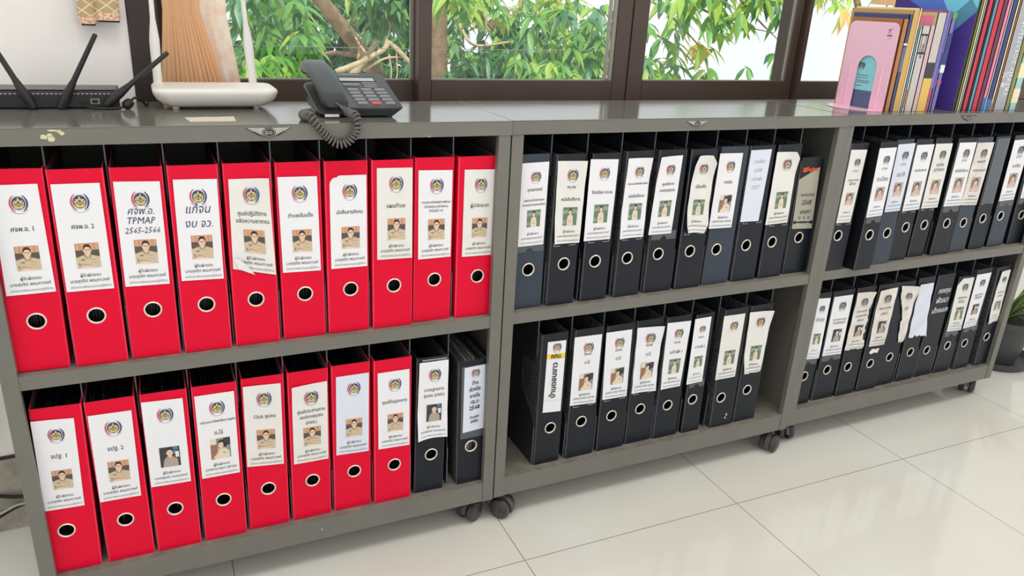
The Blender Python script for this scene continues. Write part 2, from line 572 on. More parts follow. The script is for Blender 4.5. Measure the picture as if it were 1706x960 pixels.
sash(4, 1.102, 1.76, 1.134, 1.70, 0.984, 0.03, 'frame')
sash(5, 1.762, 2.358, 1.80, 2.32, 0.984, 0.003, 'frame')

# ================================================================== cabinets
W = 0.914; D = 0.29; POST = 0.0274
ZT = 0.91121 + FL; ZF = 0.88297 + FL; ZM1 = 0.49857 + FL; ZM0 = 0.4724 + FL; ZB1 = 0.07922 + FL; ZB0 = 0.03 + FL
CAB = [((-0.0007, 0.0008), -0.00442), ((0.914, 0.0), 0.0), ((1.83357, 0.00864), 0.00594)]
def cabpt(c, x, y, z):
    (ox, oy), r = CAB[c]
    return (ox + math.cos(r) * x - math.sin(r) * y, oy + math.sin(r) * x + math.cos(r) * y, z)
DIVX = [0.112 + 0.0868 * k for k in range(9)]

def arc(cx, cy, r, a0, a1, n=8):
    return [(cx + r * math.cos(math.radians(a0 + (a1 - a0) * i / n)), cy + r * math.sin(math.radians(a0 + (a1 - a0) * i / n))) for i in range(n + 1)]

def divider_poly(z0, z1):
    H = z1 - z0
    p = [(D - 0.004, 0.0006), (0.031, 0.0006), (0.030, 0.10)]
    p += [(0.034, 0.118), (0.052, 0.142), (0.082, 0.162), (0.098, 0.178), (0.105, 0.20), (0.106, 0.235)]
    p += [(0.104, 0.252), (0.096, 0.262), (0.083, 0.266), (0.052, 0.268), (0.043, 0.273), (0.040, 0.284)]
    p += [(0.040, H - 0.0006), (D - 0.004, H - 0.0006)]
    return [(y, z + z0) for y, z in p]

def make_badge(par, cx, s, faded, dark=False):
    zc = (ZT + ZF) / 2 + 0.0005
    o = MB()
    y0, t = -0.0042, 0.0012
    for sg in (-1, 1):
        rows = [(0.036, 0.0065, 0.0016), (0.031, 0.0035, 0.0015), (0.024, 0.0007, 0.0014), (0.019, -0.0019, 0.0013), (0.014, -0.0044, 0.0012)]
        for k, (L, z, h) in enumerate(rows):
            poly = [(sg * 0.006 * s, zc + (z - h) * s), (sg * (L - 0.004) * s, zc + (z - h * 0.4) * s), (sg * L * s, zc + (z + h) * s), (sg * 0.006 * s, zc + (z + h * 0.8) * s)]
            o.prism([(cx + a, bz) for a, bz in poly], t, 'y', y0 + 0.0002 * (k % 2), 'badge_dark' if (dark and k % 2 == 0) else 'badge_metal')
        wing = [(sg * 0.005 * s, zc - 0.0072 * s), (sg * 0.016 * s, zc - 0.005 * s), (sg * 0.038 * s, zc + 0.0078 * s), (sg * 0.005 * s, zc + 0.0078 * s)]
        o.prism([(cx + a, bz) for a, bz in wing], 0.0010, 'y', y0 + 0.0008, 'badge_dark')
    e = [(cx + 0.0115 * s * math.cos(2 * pi * i / 28), zc + 0.0078 * s * math.sin(2 * pi * i / 28)) for i in range(28)]
    o.prism(e, 0.0018, 'y', y0 - 0.0004, 'badge_dark')
    bd = o.build('maker_badge', par)
    r = MB()
    vs, fs, w = text2d('ISO', 0, 0.02)
    k = 0.0125 * s / w
    r.add([(cx + x * k, y0 - 0.0006, zc + (y - 0.36) * k) for x, y in vs], fs, 'badge_metal')
    for q in range(24):
        a0, a1 = 2 * pi * q / 24, 2 * pi * (q + 1) / 24
        r.add([(cx + math.cos(a) * rr * s, y0 - 0.0006, zc + math.sin(a) * rr * 0.68 * s) for a, rr in ((a0, 0.0101), (a1, 0.0101), (a1, 0.0092), (a0, 0.0092))], [(0, 1, 2, 3)], 'badge_metal')
    r.build('lettering', bd, recalc=False)
    return bd

def make_caster(par, x, y, rz, top):
    """twin wheel caster: hood and stem with two wheels, top at height top"""
    e = MB()
    e.lathe([(0.0, top - 0.003), (0.017, top - 0.003), (0.017, top), (0.0, top)], 'hood', 20)
    e.lathe([(0.0065, 0.045), (0.0065, top - 0.002)], 'hood', 14)
    # hood: a curved shell over the wheels
    prof = []
    R = 0.0285
    for i in range(13):
        a = math.radians(-20 + 200 * i / 12)
        prof.append((R * math.cos(a) + 0.006, R * math.sin(a) + 0.0265))
    inner = [((p[0] - 0.006) * 0.88 + 0.006, (p[1] - 0.0265) * 0.88 + 0.0265) for p in reversed(prof)]
    e.prism(prof + inner, 0.011, 'y', -0.0055, 'hood')
    hood = e.build('caster', par, smooth=True)
    hood.location = (x, y, 0.0); hood.rotation_euler = (0, 0, rz)
    for sg in (-1, 1):
        w = MB()
        y0 = sg * 0.0065
        w.lathe([(0.0, y0), (0.0225, y0), (0.0258, y0 + sg * 0.003), (0.0262, y0 + sg * 0.009), (0.0240, y0 + sg * 0.0145), (0.017, y0 + sg * 0.0175), (0.0, y0 + sg * 0.0185)], 'caster', 28, 'y', (0.006, 0, 0.0264))
        w.build('wheel', hood, smooth=True)
    return hood

def make_cabinet(c, label):
    (ox, oy), r = CAB[c]
    t = thing('shelving_cabinet', (ox, oy, 0.0), r, label, 'cabinet', 'grey steel file cabinets on castors')
    b = MB()
    b.box(0.0004, W - 0.0004, -0.0022, D, ZT - 0.0022, ZT, 'steel_top')
    b.box(0.0004, W - 0.0004, -0.0022, -0.0006, ZF, ZT - 0.0022, 'steel')
    b.box(0.0004, 0.0016, -0.0006, D, ZF, ZT - 0.0022, 'steel')
    b.box(W - 0.0016, W - 0.0004, -0.0006, D, ZF, ZT - 0.0022, 'steel')
    b.box(0.0016, W - 0.0016, 0.0, D, ZF - 0.0002, ZF + 0.001, 'steel')
    b.build('top_panel', t, bevel=0.0009)
    for sg in (0, 1):
        b = MB()
        poly = [(0.002, 0.0), (POST, 0.0), (POST, 0.014), (POST - 0.0012, 0.014), (POST - 0.0012, 0.0012), (0.0032, 0.0012), (0.0032, D), (0.002, D)]
        if sg:
            poly = [(W - x, y) for x, y in poly]
        b.prism(poly, ZF - ZB0 - 0.0004, 'z', ZB0, 'steel')
        b.build('side_panel', t)
    b = MB(); b.box(0.0034, W - 0.0034, D - 0.003, D - 0.0018, ZB0, ZF, 'steel')
    b.build('back_panel', t)
    for nm, z1, z0 in (('shelf', ZM1, ZM0), ('bottom_shelf', ZB1, ZB0)):
        b = MB()
        poly = [(0.0016, z0), (0.0016, z1), (D - 0.0032, z1), (D - 0.0032, z1 - 0.0014), (0.0030, z1 - 0.0014), (0.0030, z0 + 0.0012), (0.022, z0 + 0.0012), (0.022, z0)]
        b.prism(poly, W - 2 * POST + 0.0002, 'x', POST - 0.0001, 'steel')
        b.box(POST, W - POST, 0.0022, D - 0.004, z1 + 0.00005, z1 + 0.0003, 'steel_dusty')
        b.box(0.0034, POST, 0.016, D - 0.0032, z1 - 0.0014, z1, 'steel_dusty')
        b.box(W - POST, W - 0.0034, 0.016, D - 0.0032, z1 - 0.0014, z1, 'steel_dusty')
        b.build(nm, t)
    for z0, z1 in ((ZB1 + 0.0004, ZM0), (ZM1 + 0.0004, ZF)):
        poly = divider_poly(z0, z1)
        for x in DIVX:
            b = MB(); b.prism(poly, 0.0012, 'x', x - 0.0006, 'divider'); b.m[2:] = [b.mi('divider_rim_highlight')] * (len(b.m) - 2)
            b.box(x - 0.0011, x + 0.0011, 0.0375, 0.0400, z0 + 0.290, z1 - 0.0008, 'divider_edge'); b.box(x - 0.0011, x + 0.0011, 0.0280, 0.0300, z0 + 0.001, z0 + 0.098, 'divider_edge')
            b.build('divider', t)
    return t

cab_l = make_cabinet(0, 'grey steel file cabinet full of red files, with routers and phone on top')
cab_m = make_cabinet(1, 'grey steel file cabinet holding black files in the middle, its top bare')
cab_r = make_cabinet(2, 'grey steel file cabinet of black files under the row of books and pink bookend')
make_badge(cab_l, 0.454, 1.0, False)
make_badge(cab_m, 0.449, 0.78, True)
make_badge(cab_r, 0.450, 0.85, True, True)
for par, lst in ((cab_l, [(0.04, 0.05, 2.2), (0.868, 0.040, 0.55), (0.05, 0.25, 0.4), (0.87, 0.25, 2.0)]),
                 (cab_m, [(0.034, 0.028, -0.95), (0.884, 0.022, 3.6), (0.05, 0.25, 0.3), (0.86, 0.25, 1.0)]),
                 (cab_r, [(0.046, 0.040, 1.2), (0.882, 0.050, 0.6), (0.05, 0.25, 0.9), (0.86, 0.25, 2.0)])):
    for x, y, rz in lst:
        make_caster(par, x, y, rz, ZB0)
# tape on the top of the left cabinet and sticker residue on its fascia
b = MB()
pts = [(0.326, 0.083), (0.365, 0.089), (0.372, 0.086), (0.408, 0.091), (0.406, 0.037), (0.333, 0.036)]
b.prism(pts, 0.0003, 'z', ZT, 'tape')
o = b.build('tape_strip', cab_l); o['label'] = 'pale strip of masking tape'
b = MB()
random.seed(3)
for cx, cz, rx, rz_ in ((0.121, 0.897 + FL, 0.006, 0.004), (0.131, 0.894 + FL, 0.005, 0.0055), (0.130, 0.8995 + FL, 0.004, 0.003), (0.136, 0.9065 + FL, 0.010, 0.0016), (0.146, 0.902 + FL, 0.004, 0.0026), (0.143, 0.905 + FL, 0.003, 0.003)):
    poly = []
    for i in range(12):
        a = 2 * pi * i / 12; k = random.uniform(0.65, 1.15)
        poly.append((cx + rx * math.cos(a) * k, min(cz + rz_ * math.sin(a) * k, ZT - 0.001)))
    b.prism(poly, 0.0002, 'y', -0.0026 - 0.0002, 'residue')
o = b.build('sticker_residue', cab_l); o['label'] = 'cream torn sticker residue'

# small chips in the enamel
b = MB()
for cx, cz, hh in ((0.742, ZF + 0.001, 0.0022), (0.745, ZF + 0.0006, 0.0012), (0.5155, ZB0 + 0.022, 0.005)):
    y_ = -0.0022 if cz > 0.5 else 0.0016
    b.prism([(cx - .0012, cz), (cx + .0004, cz - hh * .4), (cx + .001, cz + hh * .5), (cx - .0006, cz + hh)], 0.0002, 'y', y_ - 0.0002, 'tape')
b.build('paint_chips', cab_l)

FILES = {
'U1': [
(.0638,.0065,.0158,.0800,.3460,.0008,.0897,[-.0337,.0306,.035,-.0352],[.3211,.3219,.1403,.1382]),
(.1537,.0004,.0122,.0807,.3438,.0009,.0909,[-.0358,.0331,.0335,-.0369],[.3209,.3204,.1381,.1383]),
(.2400,.0020,.0151,.0796,.3427,.0019,.0900,[-.0352,.0341,.0331,-.0363],[.3201,.3181,.1359,.137]),
(.3274,.0009,.0129,.0806,.3434,.0026,.0902,[-.0321,.0372,.0353,-.0343],[.3202,.3187,.1372,.1393]),
(.4152,.0007,.0143,.0800,.3435,.0006,.0898,[-.0321,.0347,.0384,-.0353],[.3167,.3168,.1351,.1527]),
(.5025,.0003,.0175,.0794,.3418,.0032,.0893,[-.0365,.033,.034,-.0356],[.3162,.315,.1342,.1357]),
(.5883,.0016,.0170,.0802,.3408,.0040,.0895,[-.0316,.0368,.0369,-.0327],[.3144,.314,.1344,.1344]),
(.6762,.0009,.0145,.0808,.3402,.0025,.0885,[-.0311,.0382,.039,-.0315],[.3259,.3245,.1441,.1456]),
(.7612,.0023,.0206,.0803,.3408,.0037,.0898,[-.034,.0356,.0368,-.0321],[.3167,.3152,.137,.1362]),
(.8526,-.0006,.0170,.0823,.3409,.0067,.0892,[-.0291,.03715,.03715,-.0299],[.3155,.3136,.134,.135]),
],
'L1': [
(.0618,.0084,.0158,.0800,.3460,-.0100,.0895,[-.039,.0262,.0243,-.039],[.3248,.3204,.1379,.1389]),
(.1538,.0002,.0154,.0808,.3460,-.0019,.0888,[-.0369,.033,.0299,-.039],[.3204,.3193,.1364,.1379]),
(.2398,.0025,.0145,.0791,.3460,-.0015,.0911,[-.038,.0314,.0315,-.0383],[.3314,.3289,.1473,.1495]),
(.3270,.0024,.0145,.0799,.3460,.0000,.0892,[-.0357,.0345,.0343,-.0354],[.3276,.328,.1465,.147]),
(.4132,.0044,.0179,.0788,.3460,.0001,.0914,[-.037,.0331,.0326,-.038],[.3316,.3277,.1447,.1515]),
(.5003,.0033,.0179,.0795,.3453,.0024,.0899,[-.0327,.0372,.0358,-.0341],[.3147,.3172,.1367,.1369]),
(.5873,.0023,.0187,.0795,.3460,.0036,.0913,[-.0308,.0367,.0348,-.0339],[.3218,.3218,.1359,.139]),
(.6747,.0017,.0141,.0811,.3460,.0034,.0905,[-.0331,.0349,.0367,-.032],[.3187,.3185,.1345,.1371]),
(.7597,.0040,.0186,.0689,.3344,.0036,.0943,[-.0294,.0363,.0377,-.0315],[.3258,.3245,.138,.14]),
(.8599,-.0026,.0173,.0687,.3121,.0004,.0965,[-.0204,.0284,.0297,-.0214],[.2981,.3001,.139,.1354]),
],
'U2': [
(.0660,-.0027,.0187,.0740,.3400,-.0001,.0896,[-.0281,.0344,.0318,-.0283],[.3224,.3234,.1449,.1437]),
(.1482,.0008,.0158,.0695,.3383,.0019,.0957,[-.0327,.0376,.0358,-.0281],[.325,.3234,.1425,.1447]),
(.2347,.0017,.0164,.0690,.3370,-.0041,.0939,[-.0405,.0294,.0284,-.0397],[.3255,.3235,.1441,.1437]),
(.3240,-.0023,.0162,.0691,.3393,-.0066,.0936,[-.0309,.0279,.0289,-.0381],[.3243,.3248,.1419,.1437]),
(.4123,.0010,.0184,.0771,.3392,-.0088,.0950,[-.038,.0241,.0189,-.0445],[.3244,.3261,.144,.1441]),
(.4994,-.0011,.0165,.0752,.3386,-.0052,.0946,[-.0323,.027,.0274,-.0343],[.3245,.3246,.1403,.1437]),
(.5873,.0034,.0205,.0798,.3410,-.0109,.0901,[-.0459,.0219,.0231,-.0459],[.3255,.3253,.144,.1447]),
(.6768,-.0039,.0192,.0770,.3410,-.0072,.0934,[-.0383,.0252,.0187,-.0392],[.3313,.3315,.1542,.1564]),
(.7626,-.0035,.0184,.0758,.3414,-.0103,.0954,[-.0439,.0245,.0278,-.0437],[.3249,.324,.1441,.1428]),
(.8535,-.0063,.0257,.0781,.2994,-.0032,.0969,[-.0392,.0255,.03505,-.0344],[.2934,.2934,.1182,.1235]),
],
'L2': [
(.1489,-.0009,.0218,.0691,.3457,.0041,.0971,[-.0196,.0283,.0278,-.0205],[.327,.3253,.1391,.1434]),
(.2398,-.0006,.0204,.0779,.3460,-.0019,.0983,[-.0418,.0324,.0328,-.0393],[.3295,.3276,.1447,.1491]),
(.3302,-.0028,.0217,.0805,.3438,-.0042,.0960,[-.0435,.0293,.0335,-.0369],[.3285,.3272,.1452,.1473]),
(.4167,-.0039,.0246,.0777,.3442,-.0032,.0972,[-.0399,.0374,.0311,-.0359],[.3282,.3235,.1477,.1468]),
(.4991,-.0010,.0211,.0749,.3434,-.0033,.0940,[-.0386,.0337,.0267,-.0356],[.3305,.3272,.1451,.1464]),
(.5801,-.0040,.0189,.0570,.3404,-.0060,.0977,[-.0345,.0164,.0156,-.0345],[.3312,.3313,.1481,.147]),
(.6798,-.0075,.0136,.0755,.3445,-.0132,.0885,[-.0438,.0254,.0223,-.0438],[.3301,.3278,.1457,.1472]),
(.7614,-.0029,.0161,.0747,.3439,-.0059,.0949,[-.0433,.0331,.0285,-.0365],[.3285,.3259,.1446,.1473]),
],
'U3': [
(.0605,.0029,.0007,.0640,.3398,-.0109,.0973,[-.0308,.0264,.0219,-.0289],[.3244,.3235,.1326,.1327]),
(.1449,.0003,-.0200,.0629,.3441,-.0019,.0982,[-.0373,.0254,.0269,-.031],[.3302,.331,.1505,.148]),
(.2409,-.0073,.0034,.0660,.3446,.0015,.0884,[-.0288,.0355,.0314,-.0281],[.3332,.3337,.1495,.1501]),
(.3204,.0037,.0137,.0659,.3410,.0040,.0959,[-.0325,.0358,.0389,-.0283],[.3267,.328,.1464,.1438]),
(.4069,.0051,.0211,.0661,.3408,.0044,.0942,[-.0346,.034,.0391,-.0295],[.3262,.3267,.1445,.144]),
(.4994,.0008,.0135,.0776,.3409,-.0012,.0951,[-.0367,.0353,.0363,-.037],[.329,.3285,.1469,.1475]),
(.5842,-.0010,.0189,.0693,.3403,-.0022,.0895,[-.0337,.0394,.0334,-.0381],[.3257,.3252,.1415,.1449]),
(.6719,-.0057,.0198,.0634,.3407,-.0012,.0955,[-.0281,.0265,.024,-.0239],[.3347,.3347,.1381,.1411]),
(.7667,-.0077,.0217,.0753,.3415,-.0099,.0969,[-.0415,.0352,.0298,-.04],[.3281,.3287,.1457,.1451]),
(.8648,-.0200,.0227,.0720,.3457,.0012,.0910,[-.0344,.032,.032,-.0297],[.3306,.3314,.1467,.1477]),
],
'L3': [
(.0600,.0060,.0212,.0720,.3447,-.0042,.0910,[-.025,.0304,.0369,-.0157],[.3313,.3282,.143,.1461]),
(.1554,-.0006,.0244,.0828,.3425,-.0058,.0950,[-.0409,.0327,.0346,-.0398],[.3274,.3263,.1418,.1454]),
(.2396,-.0017,.0201,.0752,.3446,-.0102,.0937,[-.0402,.0242,.0259,-.0427],[.3318,.3305,.1512,.1509]),
(.3284,-.0003,.0198,.0822,.3435,-.0058,.0896,[-.044,.035,.0328,-.0318],[.3297,.3296,.1478,.1493]),
(.4122,-.0005,.0252,.0757,.3398,-.0013,.0946,[-.0302,.0439,.0412,.0014],[.3308,.3231,.1373,.1389]),
(.5018,-.0048,.0245,.0724,.3446,.0010,.0972,[-.0372,.0286,.0405,-.0287],[.3274,.3238,.1467,.1459]),
(.5914,-.0043,.0267,.0789,.3446,-.0084,.0905,[-.0449,.0327,.0454,-.0246],[.3384,.3328,.1534,.1588]),
(.6744,.0076,.0243,.0717,.3283,-.0013,.0932,[-.0418,.0322,.0418,-.0276],[.3223,.3223,.1429,.145]),
(.7684,-.0108,.0209,.0721,.3460,-.0109,.0914,[-.039,.0295,.0215,-.042],[.331,.3301,.15,.1482]),
(.8652,-.0200,.0158,.0650,.3460,-.0052,.1008,[-.0191,.0285,.0285,-.0258],[.3324,.3316,.1518,.1492]),
],
}

# ================================================================== the lever arch files
def ell(cx, cy, rx, ry, n=18, a0=0, a1=360):
    return [(cx + rx * math.cos(math.radians(a0 + (a1 - a0) * i / n)), cy + ry * math.sin(math.radians(a0 + (a1 - a0) * i / n))) for i in range(n if a1 - a0 == 360 else n + 1)]

def rect(x0, x1, y0, y1):
    return [(x0, y0), (x1, y0), (x1, y1), (x0, y1)]

def portrait_polys(kind):
    P = []
    A = lambda m, p: P.append(('ph_' + m, p))
    if kind in 'AB':
        if kind == 'A':
            A('brick', rect(0, 1, 0, 1))
            for i in range(5):
                A('brick2', rect(0.06 + 0.2 * i, 0.16 + 0.2 * i, 0.74, 1))
            A('dark', rect(0, 0.36, 0.46, 0.72)); A('dark', rect(0.64, 1, 0.46, 0.72))
            cloth, edge = 'tan', 'tan2'
        else:
            A('slate', rect(0, 1, 0, 1)); A('blue', rect(0.68, 0.92, 0.82, 1)); A('white', rect(0.78, 0.95, 0.45, 0.74)); A('grey', rect(0.72, 0.78, 0.6, 0.8))
            cloth, edge = 'gtan', 'rose'
        A(cloth, [(0, 0), (1, 0), (1, 0.40), (0.86, 0.47), (0.66, 0.53), (0.34, 0.53), (0.14, 0.47), (0, 0.40)] if kind == 'A' else [(0.12, 0), (0.9, 0), (0.86, 0.36), (0.64, 0.5), (0.36, 0.5), (0.2, 0.38)])
        A('skin', [(0.42, 0.46), (0.58, 0.46), (0.59, 0.62), (0.41, 0.62)])
        A(edge, [(0.30, 0.52), (0.42, 0.54), (0.5, 0.40), (0.44, 0.36)]); A(edge, [(0.70, 0.52), (0.58, 0.54), (0.5, 0.40), (0.56, 0.36)])
        A('hair', ell(0.5, 0.78, 0.175, 0.18)); A('skin', ell(0.5, 0.70, 0.145, 0.175))
        A('hair', [(0.34, 0.79), (0.40, 0.90), (0.5, 0.94), (0.61, 0.90), (0.66, 0.79), (0.60, 0.83), (0.5, 0.855), (0.41, 0.83)])
        A('skin', ell(0.345, 0.70, 0.022, 0.045, 8)); A('skin', ell(0.655, 0.70, 0.022, 0.045, 8))
        if kind == 'A':
            for cx in (0.435, 0.565):
                A('hair', ell(cx, 0.725, 0.056, 0.036, 12)); A('skin', ell(cx, 0.722, 0.045, 0.026, 12)); A('hair', ell(cx, 0.722, 0.014, 0.014, 8))
            A('hair', rect(0.485, 0.515, 0.722, 0.732))
            A('dark', rect(0.20, 0.36, 0.32, 0.36)); A('tan2', rect(0.60, 0.82, 0.325, 0.35))
            A('tan2', rect(0.22, 0.38, 0.20, 0.215)); A('tan2', rect(0.60, 0.84, 0.20, 0.215))
            A('skin', [(0.18, 0.06), (0.46, 0.10), (0.74, 0.04), (0.74, 0.0), (0.2, 0.0)]); A('tan2', [(0.06, 0.10), (0.3, 0.17), (0.62, 0.10), (0.62, 0.07), (0.3, 0.13), (0.06, 0.06)])
            A('dark', [(0.08, 0.14), (0.12, 0.24), (0.15, 0.13)])
        else:
            A('hair', rect(0.40, 0.47, 0.725, 0.74)); A('hair', rect(0.53, 0.60, 0.725, 0.74)); A('rose', rect(0.28, 0.4, 0.30, 0.32)); A('rose', rect(0.58, 0.72, 0.30, 0.32))
        A('rose', rect(0.45, 0.55, 0.595, 0.607)); A('tan2', rect(0.492, 0.508, 0.64, 0.69))
    elif kind == 'C':
        A('grey', rect(0, 1, 0, 1)); A('brown', rect(0, 0.34, 0, 0.72)); A('cream', rect(0, 0.3, 0.72, 1)); A('slate', rect(0.66, 1, 0.62, 1))
        A('cream', [(0.16, 0), (0.95, 0), (0.92, 0.34), (0.72, 0.50), (0.5, 0.46), (0.34, 0.22)])
        A('hair', ell(0.56, 0.74, 0.19, 0.19)); A('hair', ell(0.74, 0.66, 0.10, 0.12))
        A('skin', ell(0.52, 0.67, 0.13, 0.165)); A('skin', [(0.5, 0.44), (0.62, 0.46), (0.62, 0.58), (0.5, 0.56)])
        A('hair', [(0.36, 0.72), (0.42, 0.86), (0.58, 0.88), (0.68, 0.76), (0.58, 0.80), (0.46, 0.78)])
        A('skin', [(0.10, 0.08), (0.30, 0.26), (0.40, 0.44), (0.46, 0.42), (0.40, 0.22), (0.22, 0.02)]); A('skin', ell(0.42, 0.46, 0.05, 0.06, 10))
        A('hair', rect(0.43, 0.49, 0.69, 0.705)); A('hair', rect(0.54, 0.60, 0.69, 0.705)); A('rose', rect(0.47, 0.55, 0.575, 0.59)); A('dark', rect(0.6, 0.74, 0.26, 0.29))
    elif kind == 'D':
        A('green', rect(0, 1, 0, 1)); A('green2', [(0, 0.62), (0.4, 0.7), (1, 0.6), (1, 0.86), (0.5, 0.92), (0, 0.8)]); A('green2', rect(0, 0.2, 0.1, 0.3)); A('green', ell(0.85, 0.5, 0.12, 0.2))
        A('cream', [(0.30, 0), (0.74, 0), (0.72, 0.30), (0.68, 0.54), (0.56, 0.60), (0.44, 0.60), (0.33, 0.52), (0.28, 0.26)])
        A('skin', [(0.45, 0.55), (0.55, 0.55), (0.55, 0.68), (0.45, 0.68)])
        A('hair', ell(0.5, 0.79, 0.14, 0.145)); A('skin', ell(0.49, 0.745, 0.105, 0.13)); A('hair', [(0.38, 0.78), (0.44, 0.90), (0.58, 0.90), (0.62, 0.76), (0.54, 0.84), (0.46, 0.83)])
        A('hair', rect(0.43, 0.47, 0.755, 0.768)); A('hair', rect(0.51, 0.55, 0.755, 0.768)); A('rose', rect(0.46, 0.53, 0.66, 0.672))
        A('skin', [(0.34, 0.30), (0.5, 0.42), (0.66, 0.34), (0.62, 0.26), (0.5, 0.33), (0.38, 0.22)]); A('brown', rect(0.44, 0.56, 0.2, 0.24))
    elif kind == 'E':
        A('rose', rect(0, 1, 0, 1)); A('gtan', rect(0, 1, 0.72, 1)); A('brown', rect(0.0, 0.2, 0.3, 0.8))
        A('pink', [(0.02, 0), (0.98, 0), (0.92, 0.3), (0.7, 0.42), (0.34, 0.42), (0.08, 0.24)])
        A('dark', ell(0.5, 0.70, 0.25, 0.22)); A('skin', ell(0.49, 0.62, 0.16, 0.19)); A('dark', [(0.3, 0.68), (0.4, 0.84), (0.62, 0.84), (0.7, 0.66), (0.56, 0.76), (0.42, 0.75)])
        A('dark', rect(0.40, 0.46, 0.635, 0.65)); A('dark', rect(0.53, 0.59, 0.635, 0.65)); A('rose', rect(0.45, 0.54, 0.50, 0.515)); A('skin', [(0.2, 0.05), (0.5, 0.2), (0.7, 0.1), (0.5, 0.05)])
    return P
PORTRAITS = {k: portrait_polys(k) for k in 'ABCDE'}

def emblem_polys(grey):
    P = []
    red, navy, gold = ('ink_grey', 'ink', 'ink_light') if grey else ('red_print', 'navy_print', 'gold_print')
    pap = 'paper'
    def band(r0a, r1a, a0, a1, m, n=12):
        for i in range(n):
            t0, t1 = i / n, (i + 1) / n
            def th(t):
                return math.sin(pi * min(max(t * 0.9 + 0.05, 0), 1)) ** 0.6
            A0, A1 = (math.radians(a0 + (a1 - a0) * t) for t in (t0, t1))
            w0, w1 = (r1a - r0a) * th(t0), (r1a - r0a) * th(t1)
            P.append((m, [(r1a * math.cos(A0), r1a * math.sin(A0)), (r1a * math.cos(A1), r1a * math.sin(A1)), ((r1a - w1) * math.cos(A1), (r1a - w1) * math.sin(A1)), ((r1a - w0) * math.cos(A0), (r1a - w0) * math.sin(A0))]))
    band(0.80, 1.0, 118, 246, red)
    band(0.80, 1.0, 62, -66, navy)
    P.append((navy, ell(0, 0.02, 0.72, 0.72, 28)))
    for sg in (1, -1):
        P.append((gold, [(0.10 * sg, 0.12), (0.60 * sg, 0.12), (0.50 * sg, -0.34), (0.10 * sg, -0.34)]))
    P.append((gold, [(-0.52, -0.36), (0.52, -0.36), (0.30, -0.58), (-0.30, -0.58)]))
    st = []
    for i in range(10):
        r = 0.60 if i % 2 == 0 else 0.26
        st.append((r * math.cos(math.radians(90 + 36 * i)) * 0.9, 0.10 + r * math.sin(math.radians(90 + 36 * i))))
    P.append((gold, st))
    P.append((navy, [(-0.13, 0.0), (0.13, 0.0), (0.13, 0.16), (0.0, 0.28), (-0.13, 0.16)]))
    for x in (-0.36, -0.2, 0.2, 0.36):
        P.append((navy, rect(x - 0.03, x + 0.03, -0.3, 0.06)))
    P.append((navy, rect(-0.46, 0.46, -0.12, -0.06)))
    for i in range(22):
        a = math.radians(222 + 96 * i / 21)
        r = 1.13; h = 0.05; w = 0.03
        c, s = math.cos(a), math.sin(a)
        P.append((navy, [(r * c - s * w, r * s + c * w), (r * c + s * w, r * s - c * w), ((r + h) * c + s * w, (r + h) * s - c * w), ((r + h) * c - s * w, (r + h) * s + c * w)]))
    return P
EMBLEM = {g: emblem_polys(g) for g in (False, True)}

NAME = {'A': 'นายสุจริต พรมกาวงศ์', 'B': 'นายณัฐชนัน กมลสุวรรณ์', 'C': 'นางสาววาสนา สุดาชม', 'D': 'นางสาวปัญญาภรณ์ แก้วคำ', 'E': 'นางสาวปัญญาภรณ์ แก้วคำ'}
RESP = 'ผู้รับผิดชอบ'
POST_T = 'นักวิชาการพัฒนาชุมชนปฏิบัติการ'

